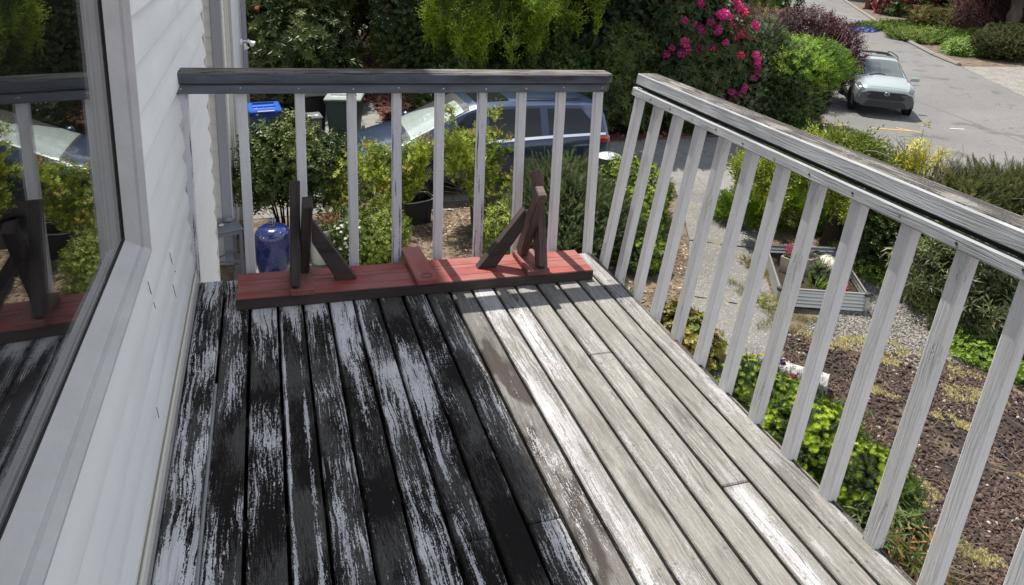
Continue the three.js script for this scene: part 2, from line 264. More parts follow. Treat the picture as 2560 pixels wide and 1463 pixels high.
// ---------- the balcony deck ----------
const deck = thing('deck_floor', 'weathered balcony deck of narrow boards, black and flaking by the house and silver grey outside', null, [0, 0, 0], 0, null, 'structure');
deck.rotation.z = TILT;
{
  const P = 0.098, xg = 0.2123, off = [0, 0, 0, 0.003, -0.001, -0.0022, -0.0013, -0.0018, -0.0004, -0.0002, 0.0027, 0.0018, 0.0007, 0.0006, -0.0002, -0.0007, 0, -0.0003, 0];
  const gap = (k) => (k === 0 ? 0.2135 : k === 18 ? 1.962 : xg + P * k + off[k]);
  // how much white paint is left along each board, from the bench (z 0) towards the camera (z 1.6); then dark or silver wood
  const paint = [null, [.62, .60, .68, .60, .64, .62, .62], [.60, .52, .34, .36, .38, .44, .46], [.60, .58, .40, .22, .26, .26, .34], [.30, .50, .44, .38, .40, .40, .46], [.52, .56, .54, .52, .46, .34, .34], [.50, .46, .44, .16, .12, .24, .24], [.58, .54, .48, .46, .34, .38, .40],
    [.40, .38, .34, .46, .36, .34, .26], [.46, .42, .12, .10, .26, .16, .14], [.40, .42, .44, .36, .40, .22, .40], [.30, .22, .16, .10, .16, .18, .14], [.80, .68, .56, .46, .54, .50, .52], [.54, .36, .52, .56, .36, .26, .22], [.30, .22, .28, .18, .16, .20, .20], [.36, .24, .24, .32, .28, .34, .26], [.46, .26, .30, .44, .46, .34, .46], [.30, .22, .26, .24, .20, .22, .22], [.44, .50, .46, .32, .34, .28, .26]];
  const W = 2048, HT = 2048, X0 = 0.2, XS = 1.8, ZS = 1.75;
  const colour = new Float32Array(W * HT * 3), bump = new Float32Array(W * HT);
  for (let j = 0; j < HT; j++) {
    const z = (j + 0.5) / HT * ZS;
    let b = 1;
    for (let i = 0; i < W; i++) {
      const x = X0 + (i + 0.5) / W * XS; while (b < 18 && x > gap(b)) b++;
      const u = clamp((x - gap(b - 1)) / (gap(b) - gap(b - 1))), q = clamp(z / 1.6 * 6, 0, 5.999), k = Math.floor(q), s = b * 13.7;
      let dens = lerp(paint[b][k], paint[b][k + 1], sst(0, 1, q - k));
      const wob = (fbm(x * 9 + s, z * 3.2, 3) - 0.5) * 0.035 + (fbm(x * 30 + s, z * 14, 2) - 0.5) * 0.006, xx = x + wob;
      const ring = 0.6 * fbm(xx * 210 + s, z * 9 + s, 2) + 0.4 * vn(xx * 330 + s, z * 5), fine = fbm(xx * 640, z * 50 + s, 2), patch = fbm(x * 24 + s, z * 8 + s, 4), spk = vn(x * 900, z * 420) * 0.6 + vn(x * 500 + 40, z * 210) * 0.4, lane = fbm(xx * 60 + s, z * 3.4 + s, 3);
      if (b === 4) dens += 0.8 * sst(0.35, 0.6, z) * (Math.exp(-(((u - 0.12) / 0.09) ** 2)) + Math.exp(-(((u - 0.72) / 0.1) ** 2)) - 0.45);
      if (b === 1) dens += 0.22 * (0.6 - u);
      if (b === 7 || b === 8) dens += 0.3 * Math.exp(-(((u - (b === 7 ? 0.2 : 0.3)) / 0.16) ** 2)) * sst(0.3, 0.6, z) - 0.06;
      if (b === 10) dens += 0.3 * Math.exp(-(((u - 0.8) / 0.16) ** 2)) * sst(1.3, 1.0, z) * sst(0.2, 0.5, z) - 0.05 + 0.5 * Math.exp(-(((u - 0.5) / 0.25) ** 2) - (((z - 1.57) / 0.09) ** 2));
      if (b === 13) dens += 0.4 * sst(0.4, 0.2, Math.abs(u - 0.3)) * sst(0.35, 0.55, z) * sst(1.0, 0.8, z);
      if (b === 16) dens += 0.5 * sst(0.34, 0.12, Math.abs(u - 0.33)) * sst(1.50, 1.53, z) - 0.02;
      if (b === 12) dens += 0.18 * sst(0.9, 0.2, u) - 0.08;
      const out = sst(9.3, 12.3, b + 0.6 * (patch - 0.5));                  // bleached outer boards; eave shade also painted into the darker house-side wood
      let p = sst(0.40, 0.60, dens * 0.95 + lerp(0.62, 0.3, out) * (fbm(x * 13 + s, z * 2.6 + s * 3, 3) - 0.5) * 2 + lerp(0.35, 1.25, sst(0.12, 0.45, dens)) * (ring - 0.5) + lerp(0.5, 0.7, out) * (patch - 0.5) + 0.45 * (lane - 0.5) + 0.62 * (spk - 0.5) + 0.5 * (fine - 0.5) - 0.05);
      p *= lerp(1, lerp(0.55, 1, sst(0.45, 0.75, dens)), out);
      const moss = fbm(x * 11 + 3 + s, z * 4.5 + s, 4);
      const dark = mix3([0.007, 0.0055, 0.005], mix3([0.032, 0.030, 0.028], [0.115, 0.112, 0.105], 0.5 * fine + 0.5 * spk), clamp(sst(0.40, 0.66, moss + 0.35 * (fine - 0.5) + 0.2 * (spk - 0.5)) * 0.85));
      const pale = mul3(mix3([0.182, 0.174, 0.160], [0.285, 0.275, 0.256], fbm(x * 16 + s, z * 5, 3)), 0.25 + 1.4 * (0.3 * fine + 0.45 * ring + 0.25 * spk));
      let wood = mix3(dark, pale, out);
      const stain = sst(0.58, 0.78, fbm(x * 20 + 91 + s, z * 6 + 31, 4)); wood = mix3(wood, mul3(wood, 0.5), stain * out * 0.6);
      if (b === 11) wood = mix3(wood, [0.035, 0.026, 0.022], 0.85 * sst(0.5, 0.66, fbm(x * 15 + 5, z * 5 + 71, 4)));
      if (b === 18 && z < 0.52 && z > 0.28) wood = mix3(wood, [0.03, 0.025, 0.027], 0.7 * sst(0.4, 0.6, patch));
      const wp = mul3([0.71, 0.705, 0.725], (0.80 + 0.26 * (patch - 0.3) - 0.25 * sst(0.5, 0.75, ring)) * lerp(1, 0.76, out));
      let c = mix3(wood, wp, p * (0.92 + 0.08 * spk));
      const edge = Math.min(u, 1 - u); c = mul3(c, 0.72 + 0.28 * sst(0.03, 0.12, edge + 0.03 * (spk - 0.5)));
      for (const jz of [0.06, 0.46, 0.87, 1.28, 1.69]) { const dx = Math.min(Math.abs(u - 0.24), Math.abs(u - 0.77)) * 0.089, dz = z - jz - 0.008 * Math.sin(b * 7.3 + (u > 0.5 ? 2 : 0)), rd = Math.hypot(dx, dz); if (rd < 0.006 && hash(b * 7 + (u > 0.5 ? 1 : 0), Math.round(jz * 50)) > 0.3) { c = mul3(c, 0.6 + 0.4 * sst(0.002, 0.006, rd)); if (rd < 0.0018) c = mix3(c, [0.16, 0.155, 0.15], 0.7); } }
      const crack = sst(0.012, 0.004, Math.abs(fbm(xx * 60 + s * 2, z * 1.1 + s, 2) - 0.5)) * sst(0.5, 0.62, fbm(x * 20, z * 3 + s, 2)); c = mul3(c, 1 - 0.65 * crack);
      const o = (j * W + i) * 3; colour[o] = c[0]; colour[o + 1] = c[1]; colour[o + 2] = c[2];
      bump[j * W + i] = clamp(0.3 + 0.30 * (fine - 0.5) + 0.35 * (ring - 0.5) + 0.22 * p - 0.4 * crack);
    }
  }
  const deckMat = phy({ specularIntensity: 0.35, map: tex(W, HT, (u, v, i, j) => { const o = (j * W + i) * 3; return [colour[o], colour[o + 1], colour[o + 2]]; }), bumpMap: tex(W, HT, (u, v, i, j) => bump[j * W + i], 1, { srgb: false }), bumpScale: 0.0022, roughness: 0.8 });
  const uvDeck = (g) => { const p = g.attributes.position, u = g.attributes.uv; for (let i = 0; i < p.count; i++) { const n = g.attributes.normal; u.setXY(i, (p.getX(i) - X0 + (Math.abs(n.getX(i)) > 0.9 ? p.getY(i) * 0.3 : 0)) / XS, p.getZ(i) / ZS); } return g; };
  const joints = { 4: [0.424], 6: [0.824], 8: [1.502], 10: [1.488], 15: [0.814], 16: [1.500], 12: [2.3], 2: [2.2], 13: [1.95] };
  reseed(77);
  for (let b = 1; b <= 18; b++) {
    const x0 = gap(b - 1) + (b === 1 ? 0 : 0.0053 + rr(-0.0008, 0.0008)), x1 = gap(b) - (b === 18 ? 0 : 0.0053 + rr(-0.0008, 0.0008));
    const cuts = [0.002 + rr(-0.003, 0.003), ...(joints[b] ?? []), 3.6];
    for (let k = 0; k < cuts.length - 1; k++) {
      const dy = rr(-0.0015, 0.0005);
      part('board', uvDeck(bar(x0 + rr(-0.0007, 0.0007), -0.038 + dy, cuts[k] + (k ? 0.0015 : 0), x1, dy, cuts[k + 1] - 0.0015, 0.004, 2)), deckMat, deck);
    }
  }
  part('edge_trim', bar(1.9645, -0.14, 0.012, 1.9765, -0.003, 3.6, 0.003, 2), MAT.rawTop, deck);
  part('flashing', bar(0.17, -0.02, -0.02, 0.2115, -0.0015, 3.6, 0.001, 2), std({ map: tex(512, 512, (u, v) => { const e = sst(0.24, 0.20, u * 0.5 + 0.05 * (fbm(u * 60, v * 90, 3) - 0.5)); return mix3([0.24, 0.235, 0.25], [0.03, 0.03, 0.028], 0 * e + 0.25 * sst(0.6, 0.7, fbm(u * 20, v * 60, 3))); }, [0.2, 1]), roughness: 0.6 }), deck);
  for (const z of [0.06, 0.46, 0.87, 1.28, 1.69, 2.1, 2.5, 2.9, 3.3]) part('joist', bar(0.22, -0.2, z - 0.019, 1.93, -0.0405, z + 0.019, 0.002, 0), MAT.fir, deck);
  part('gap_blocker', bar(0.17, -0.24, 0.0, 1.96, -0.225, 3.6, 0.001, 2), MAT.fir, deck);  // unseen panel added under the joists to keep the board gaps dark
  part('rim_joist', bar(1.935, -0.22, 0.02, 1.962, -0.042, 3.6, 0.002, 2), MAT.fir, deck);
  part('rim_joist', bar(0.2, -0.22, 0.002, 1.934, -0.042, 0.032, 0.002, 0), MAT.fir, deck);
}
{ // strip of grey tubing pushed into the first gap
  const t = part('grey_tube', tube([[0.3095, -0.006, 0.71], [0.3088, -0.005, 1.1], [0.3080, -0.005, 1.5], [0.307, -0.005, 2.2]], 0.0052, 20, 8), std({ color: rgb(0.22, 0.225, 0.23), roughness: 0.5 }), scene);
  t.rotation.z = TILT; tag(t, 'thin grey tube pressed into the first gap between deck boards', 'tube');
}

// ---------- the two balcony railings ----------
const railBack = thing('balcony_railing', 'back railing with slate grey rails on white balusters behind the red bench', 'railing', [0, 0, 0], 0, 'railings round the balcony');
railBack.rotation.z = TILT;
{
  const xk = [0.1945, 0.4104, 0.6254, 0.8348, 1.021, 1.2071, 1.3962, 1.5839, 1.77, 1.961];
  reseed(9);
  xk.forEach((x, k) => {
    const g = bar(-0.019, -0.235, -0.0385, 0.019, 0.835, -0.0005, 0.003, 1); g.rotateZ(-TILT + rr(-0.004, 0.004)); g.translate(x, 0, 0);
    part('baluster', g, k === 4 || k === 6 || k === 0 ? MAT.balusterWorn : MAT.baluster, railBack);
  });
  const low = bar(0.13, 0.792, 0.0005, 1.948, 0.830, 0.0255, 0.004, 0); low.rotateZ(0.0085); part('lower_rail', low, MAT.slate, railBack);
  part('rail_splice', (() => { const g = bar(1.951, 0.792, -0.028, 1.972, 0.828, 0.012, 0.003, 1); g.rotateZ(0.0085); return g; })(), MAT.rawTop, railBack);
  const cap = new THREE.Group(); cap.name = 'cap_rail'; cap.rotation.z = 0.0085; railBack.add(cap);
  part('rail_face', bar(0.128, 0.8365, 0.034, 1.952, 0.876, 0.044, 0.003, 0), MAT.capFace, cap);
  part('rail_top', bar(0.128, 0.8368, -0.062, 1.975, 0.879, 0.0335, 0.005, 0), MAT.rawTop, cap);
  xk.forEach((x, k) => { const g = new THREE.CylinderGeometry(0.0034, 0.0034, 0.003, 10); g.rotateX(Math.PI / 2); g.translate(x - 0.034 + rr(-0.006, 0.006), 0.812 + 0.0085 * x + rr(-0.005, 0.005), 0.0265); part('screw', g, MAT.screw, railBack); });
}
const railRight = thing('balcony_railing', 'right railing of pale grey rails leaning outward over the garden', 'railing', [0, 0, 0], 0, 'railings round the balcony');
railRight.rotation.z = TILT;
{
  const lean = 0.109, ang = -0.0188;
  reseed(10);
  for (let k = 0; k < 20; k++) {
    const z = 0.0833 + 0.1667 * k, x = 1.9778 + ang * z;
    const g = bar(0, -0.26, 0, 0.038, 0.845, 0.038, 0.003, 1), p = g.attributes.position;
    for (let i = 0; i < p.count; i++) p.setX(i, p.getX(i) + lean * p.getY(i)); g.rotateX(rr(-0.006, 0.006)); g.translate(x, 0, z);
    part('baluster', g, k % 3 === 1 ? MAT.balusterGrain : MAT.baluster, railRight);
  }
  for (let k = 0; k < 20; k++) { const z = 0.1 + 0.1667 * k + rr(-0.006, 0.006), y = 0.831 + rr(-0.006, 0.006), g = new THREE.CylinderGeometry(0.0036, 0.0036, 0.003, 10); g.rotateZ(Math.PI / 2); g.translate(1.9522 + lean * y + ang * z, y + 0.0106 * z, z); part('screw', g, k % 3 ? MAT.rust : MAT.screw, railRight); }
  const run = (x0, y0, x1, y1, z0, z1, m, name, par) => { const g = bar(x0, y0, z0, x1, y1, z1, 0.004, 2), p = g.attributes.position; for (let i = 0; i < p.count; i++) { const z = p.getZ(i), y = p.getY(i); p.setX(i, p.getX(i) + lean * y + ang * z); p.setY(i, y + 0.0106 * z); } g.computeVertexNormals(); return part(name, g, m, par); };
  run(1.9525, 0.8110, 1.9775, 0.8485, 0.088, 3.4, MAT.rightRail, 'lower_rail', railRight);
  const cap = new THREE.Group(); cap.name = 'cap_rail'; railRight.add(cap);
  run(1.956, 0.8655, 1.966, 0.914, 0.100, 3.4, MAT.rightRail, 'rail_face', cap);
  run(1.9665, 0.866, 2.055, 0.9148, 0.102, 3.4, MAT.rightTop, 'rail_top', cap);
  run(1.972, 0.8490, 2.04, 0.8650, 0.11, 3.4, MAT.black, 'gap_shade_strip', railRight);  // black strip put in for the shadow between lower rail and cap
}

// ---------- the red bench lying upside down against the back railing ----------
const bench = thing('bench', 'red painted wooden bench lying upside down on the deck with its legs in the air', 'bench');
bench.rotation.z = TILT;
{
  const seatPlank = (z0, z1, jig) => { const g = bar(-0.7475, 0, z0, 0.7475, 0.046, z1, 0.0018, 0); return g; };
  const seat = new THREE.Group(); seat.name = 'seat'; bench.add(seat); seat.position.set(1.107, 0.001, 0.158); seat.rotation.y = -0.006;
  const zs = [-0.107, -0.042, -0.012, 0.052, 0.104];
  for (let k = 0; k < 4; k++) part('plank', seatPlank(zs[k] + 0.0004, zs[k + 1] - 0.0004), MAT.red, seat);
  part('front_edge', bar(-0.7475, 0.0, 0.1045, 0.7475, 0.0445, 0.108, 0.002, 0), MAT.brown, seat);
  const L = (n, g, m, l) => part(n, g, m, bench, l);
  L('cleat', bar(0.556, 0.0475, 0.068, 0.646, 0.076, 0.276, 0.004, 2), MAT.redWorn); 
  L('cleat', bar(1.536, 0.0475, 0.064, 1.638, 0.074, 0.279, 0.004, 2), MAT.redWorn);
  const mid = bar(-0.045, 0.0475, -0.165, 0.045, 0.07, 0.165, 0.004, 2); mid.rotateY(0.035); mid.translate(1.090, 0, 0.112); L('cleat', mid, MAT.red);
  const ring = new THREE.TorusGeometry(0.02, 0.0012, 6, 28); ring.rotateX(Math.PI / 2); ring.scale(1.15, 1, 0.95); ring.translate(1.098, 0.0702, 0.235); L('knot', ring, MAT.brown);
  const leg = (x, zf, zt, y1, m) => { const g = beam([x, 0.078, zf], [x, y1, zt], 0.038, 0.062, 0.004); L('leg', g, m); };
  leg(0.574, 0.248, 0.105, 0.462, MAT.brown); leg(0.614, 0.108, 0.262, 0.432, MAT.brown);
  leg(1.606, 0.252, 0.098, 0.466, MAT.brownWorn); leg(1.566, 0.104, 0.268, 0.436, MAT.brownWorn);
  for (const [x0, y0, x1, y1, m] of [[0.640, 0.285, 0.778, 0.055, MAT.brown], [1.538, 0.285, 1.385, 0.055, MAT.brown]]) {
    const d = Math.sign(x1 - x0), wq = 0.052;
    const g = extr([[x0, y0 + wq * 0.6], [x0, y0 - wq * 1.25], [x1 - d * wq * 0.75, y1 - 0.007], [x1 + d * wq * 0.85, y1 - 0.007]], 0.04, 0.003); g.translate(0, 0, 0.136); L('brace', uvXY(g), m);
  }
  for (const [x, y] of [[0.574, 0.105], [1.606, 0.106]]) { const b = new THREE.CylinderGeometry(0.011, 0.011, 0.006, 12); b.rotateX(Math.PI / 2 - 0.35); b.translate(x, y + 0.005, 0.262); L('bolt', b, MAT.black); }
}
function uvXY(g) { const p = g.attributes.position, u = new Float32Array(p.count * 2); for (let i = 0; i < p.count; i++) { u[i * 2] = p.getY(i) + p.getZ(i); u[i * 2 + 1] = p.getX(i); } g.setAttribute('uv', new THREE.BufferAttribute(u, 2)); return g; }

// ---------- ground, paving, street ----------
const ground = (name, label, poly, y, mat) => { const g = new THREE.ShapeGeometry(new THREE.Shape(poly.map(([x, z]) => new THREE.Vector2(x, -z)))); g.rotateX(-Math.PI / 2); g.translate(0, y, 0); const m = part(name, uvXZ(g), mat, scene); m.name = numbered(name); return tag(m, label, null, null, 'structure'); };
MAT.soil = std({ map: tex(1024, 1024, (u, v) => {
  const a = fbm(u * 14, v * 14, 5), b = fbm(u * 180, v * 180, 3), c = vn(u * 420, v * 420), k = 0.5 + 0.9 * b;
  let q = mix3([0.075, 0.052, 0.037], [0.17, 0.125, 0.085], sst(0.35, 0.65, a)); q = mix3(q, [0.34, 0.27, 0.19], sst(0.72, 0.86, c) * 0.7); return mul3(q, k);
}, 3), bumpMap: tex(512, 512, (u, v) => fbm(u * 90, v * 90, 3), 3, { srgb: false }), bumpScale: 0.02, roughness: 0.95 });
MAT.concrete = std({ map: tex(1024, 1024, (u, v) => {
  const a = fbm(u * 6, v * 6, 4), b = vn(u * 300, v * 300), c = vn(u * 300 + 50, v * 300 + 9), d = vn(u * 620, v * 620), k = 0.72 + 0.5 * a;
  let q = mix3([0.15, 0.143, 0.13], [0.33, 0.315, 0.285], sst(0.62, 0.84, b)); q = mix3(q, [0.13, 0.125, 0.12], sst(0.66, 0.86, c) * 0.8); return mul3(q, k * (0.85 + 0.3 * d));
}, 3), bumpMap: tex(512, 512, (u, v) => vn(u * 150, v * 150), 3, { srgb: false }), bumpScale: 0.004, roughness: 0.92 });
MAT.driveway = std({ map: tex(1024, 1024, (u, v) => { const a = fbm(u * 5, v * 5, 4), b = vn(u * 340, v * 340), c = fbm(u * 40, v * 40, 3), cr = sst(0.012, 0.004, Math.abs(fbm(u * 7 + 3, v * 7, 4) - 0.5)); const q = mix3([0.15, 0.146, 0.138], [0.26, 0.25, 0.232], 0.5 * a + 0.5 * b); return mul3(q, (0.8 + 0.35 * c) * (1 - 0.5 * cr)); }, 5), roughness: 0.92 });
MAT.asphalt = std({ map: tex(1024, 1024, (u, v) => { const a = fbm(u * 4, v * 4, 4), b = vn(u * 420, v * 420), c = fbm(u * 60, v * 60, 3), cr = sst(0.006, 0.002, Math.abs(fbm(u * 5 + 3, v * 5 + 8, 5) - 0.5)) * sst(0.5, 0.6, fbm(u * 3, v * 3 + 40, 3)), oil = sst(0.66, 0.78, fbm(u * 9 + 60, v * 9, 3)); return mul3([0.178, 0.172, 0.166], (1 - 0.45 * cr) * (1 - 0.3 * oil) * (0.8 + 0.3 * a) * (0.72 + 0.4 * b) * (0.92 + 0.16 * c)); }, 7), bumpMap: tex(512, 512, (u, v) => vn(u * 220, v * 220), 4, { srgb: false }), bumpScale: 0.004, roughness: 0.9 });
MAT.gravel = std({ map: tex(1024, 1024, (u, v) => { const a = fbm(u * 9, v * 9, 4), b = vn(u * 210, v * 210), c = vn(u * 330 + 7, v * 330), k = 0.3 + 1.1 * b; return mul3(mix3([0.20, 0.18, 0.155], [0.31, 0.295, 0.265], c), k * (0.75 + 0.5 * a)); }, 3), bumpMap: tex(512, 512, (u, v) => vn(u * 110, v * 110), 3, { srgb: false }), bumpScale: 0.012, roughness: 0.95 });
MAT.lavaBed = std({ map: tex(512, 512, (u, v) => { const b = vn(u * 160, v * 160), a = fbm(u * 8, v * 8, 4); return mul3(mix3([0.028, 0.02, 0.018], [0.10, 0.075, 0.05], sst(0.5, 0.75, a)), 0.5 + b); }, 2), roughness: 1 });
MAT.redMulch = std({ map: tex(512, 512, (u, v) => { const b = vn(u * 120, v * 120), a = fbm(u * 8, v * 8, 4); return mul3(mix3([0.04, 0.015, 0.011], [0.12, 0.05, 0.036], sst(0.4, 0.7, a * 0.6 + b * 0.4)), 0.5 + b); }, 3), roughness: 1 });

ground('ground', 'bare brown earth and leaf litter under the whole garden', [[-40, 30], [120, 30], [120, -130], [-40, -130]], G, MAT.soil);
ground('mulch_bed', 'red brown bark mulch under the trees behind the driveway', [[2.9, -12.3], [13.5, -12.2], [20, -19], [12, -30], [-6, -30], [-2, -17], [2.9, -17]], G + 0.004, MAT.redMulch);
ground('driveway', 'grey concrete driveway under the parked blue van', [[-0.06, -9.25], [8.35, -9.25], [9.55, -8.4], [12.6, -7.4], [14.4, -10.2], [13.2, -11.9], [3.3, -12.25], [3.3, -17], [-0.06, -17]], G + 0.008, MAT.driveway);
ground('patio', 'small concrete patio beside the house corner', [[-0.06, -7.95], [1.5, -7.8], [1.45, -4.5], [-0.06, -4.5]], G + 0.008, MAT.concrete);
ground('street', 'grey asphalt street running uphill past the parked silver car', [[46, -54], [15.0, -12.1], [14.41, -10.2], [14.2, -6], [15, 2], [17, 25], [23, 25], [22.7, 0], [23.4, -9], [25.0, -13.6], [28.3, -19.2], [29.4, -21.4], [32.75, -26.5], [41.0, -37.7], [56, -58]], G + 0.006, MAT.asphalt);
ground('gravel_apron', 'pale gravel parking apron across the street', [[23.4, -8.9], [24.95, -13.6], [28.25, -19.05], [31, -18.6], [36, -16], [40, -8], [34, 6], [22.9, 6], [22.75, 0]], G + 0.010, MAT.gravel);
ground('gravel_path', 'pale gravel between the metal planter and the dark shrubs', [[6.9, -3.72], [7.4, -4.0], [8.5, -4.2], [9.2, -5.6], [10.0, -5.6], [9.9, -4.4], [9.5, -3.6], [8.9, -2.9], [8.2, -2.3]], G + 0.010, MAT.gravel);
ground('lava_bed', 'dark ground under the reddish lava rock beside the path', [[6.8, -3.9], [8.6, -2.6], [8.6, -2], [7.6, 0.8], [6.4, 2.5], [4.2, 2.5], [4.9, -1], [5.6, -2.6], [6.2, -3.35]], G + 0.014, MAT.lavaBed);
{ // asphalt repair seam along the street, kerb on the far side
  const seam = std({ color: rgb(0.135, 0.13, 0.127), roughness: 0.9 });
  ground('street_seam', 'darker tar seam along the middle of the street', [[44, -48], [24.9, -22.0], [20.6, -14.5], [18.9, -8], [18.95, -8], [20.66, -14.48], [24.96, -21.96], [44.1, -48]], G + 0.0105, seam);
  const yl = std({ color: rgb(0.62, 0.40, 0.06), roughness: 0.8 }), strip = (a, b, w) => { const d = [b[0] - a[0], b[1] - a[1]], l = Math.hypot(...d), n = [-d[1] / l * w, d[0] / l * w]; return [[a[0] + n[0], a[1] + n[1]], [b[0] + n[0], b[1] + n[1]], [b[0] - n[0], b[1] - n[1]], [a[0] - n[0], a[1] - n[1]]]; };
  const mark = (name, label, list, m) => { const gs = list.map(([a, b, w]) => { const g = new THREE.ShapeGeometry(new THREE.Shape(strip(a, b, w).map(([x, z]) => new THREE.Vector2(x, -z)))); g.rotateX(-Math.PI / 2); g.translate(0, G + 0.0145, 0); return uvXZ(g); }); const o = part(name, gs, m, scene); o.name = numbered(name); return tag(o, label, null, null, 'structure'); };
  mark('road_marking', 'yellow sprayed utility arrow on the asphalt in front of the silver car', [[[16.25, -11.85], [17.15, -11.38], 0.03], [[16.99, -11.72], [17.32, -11.18], 0.028], [[15.2, -12.3], [15.75, -12.25], 0.025]], yl);
  mark('road_marking', 'short white dash on the asphalt right of the silver car', [[[18.55, -11.35], [18.92, -11.2], 0.03]], std({ color: rgb(0.6, 0.58, 0.54), roughness: 0.8 }));
  const line = [[28.3, -19.25], [29.45, -21.45], [31.1, -24.0], [32.8, -26.5], [36.9, -32.1], [41.05, -37.75], [56.1, -58.1]], kerb = std({ color: rgb(0.22, 0.205, 0.18), roughness: 0.9 });
  const gs = []; for (let i = 0; i < line.length - 1; i++) gs.push(beam([line[i][0] + 0.1, G + 0.05, line[i][1]], [line[i + 1][0] + 0.1, G + 0.05, line[i + 1][1]], 0.2, 0.16, 0.03));
  const k = part('kerb', gs, kerb, scene); tag(k, 'low concrete kerb along the far side of the street', null, null, 'structure');
}
{ // garden path of broad slabs with mossy joints
  const path = thing('garden_path', 'pale exposed aggregate path of wide concrete slabs beside the metal planter', null, [0, 0, 0], 0, null, 'structure');
  const l = [[8.36, -9.22], [7.83, -7.98], [7.12, -6.62], [6.05, -4.98], [5.35, -3.55], [4.4, -1.9]], r = [[9.6, -8.42], [8.95, -7.35], [8.1, -6.02], [7.02, -4.3], [6.45, -3.42], [5.5, -1.7]];
  for (let i = 0; i < l.length - 1; i++) {
    const e = 0.012, A = mixP(l[i], l[i + 1], e), B = mixP(r[i], r[i + 1], e), C = mixP(r[i + 1], r[i], e), D = mixP(l[i + 1], l[i], e);
    part('paving_slab', uvXZ(slab([A, B, C, D], G - 0.05, G + 0.03 + 0.004 * (i % 2), 0.006)), MAT.concrete, path);
  }
  const ms = []; reseed(31);
  for (let i = 1; i < l.length - 1; i++) for (let k = 0; k < 60; k++) { const t = rnd(), p = mixP(l[i], r[i], t); if (fbm(t * 6, i * 9) < 0.42) continue; const g = new THREE.IcosahedronGeometry(rr(0.012, 0.026), 0); g.scale(1.6, 0.5, 1); g.translate(p[0] + rr(-0.015, 0.015), G + 0.026, p[1] + rr(-0.015, 0.015)); ms.push(clean(g)); }
  const o = part('joint_moss', ms, std({ color: rgb(0.26, 0.22, 0.05), roughness: 1 }), path); o.userData.kind = 'stuff';
}
function mixP(a, b, t) { return [lerp(a[0], b[0], t), lerp(a[1], b[1], t)]; }
const inside = (p, poly) => { let c = false; for (let i = 0, j = poly.length - 1; i < poly.length; j = i++) { const [xi, yi] = poly[i], [xj, yj] = poly[j]; if (yi > p[1] !== yj > p[1] && p[0] < (xj - xi) * (p[1] - yi) / (yj - yi) + xi) c = !c; } return c; };
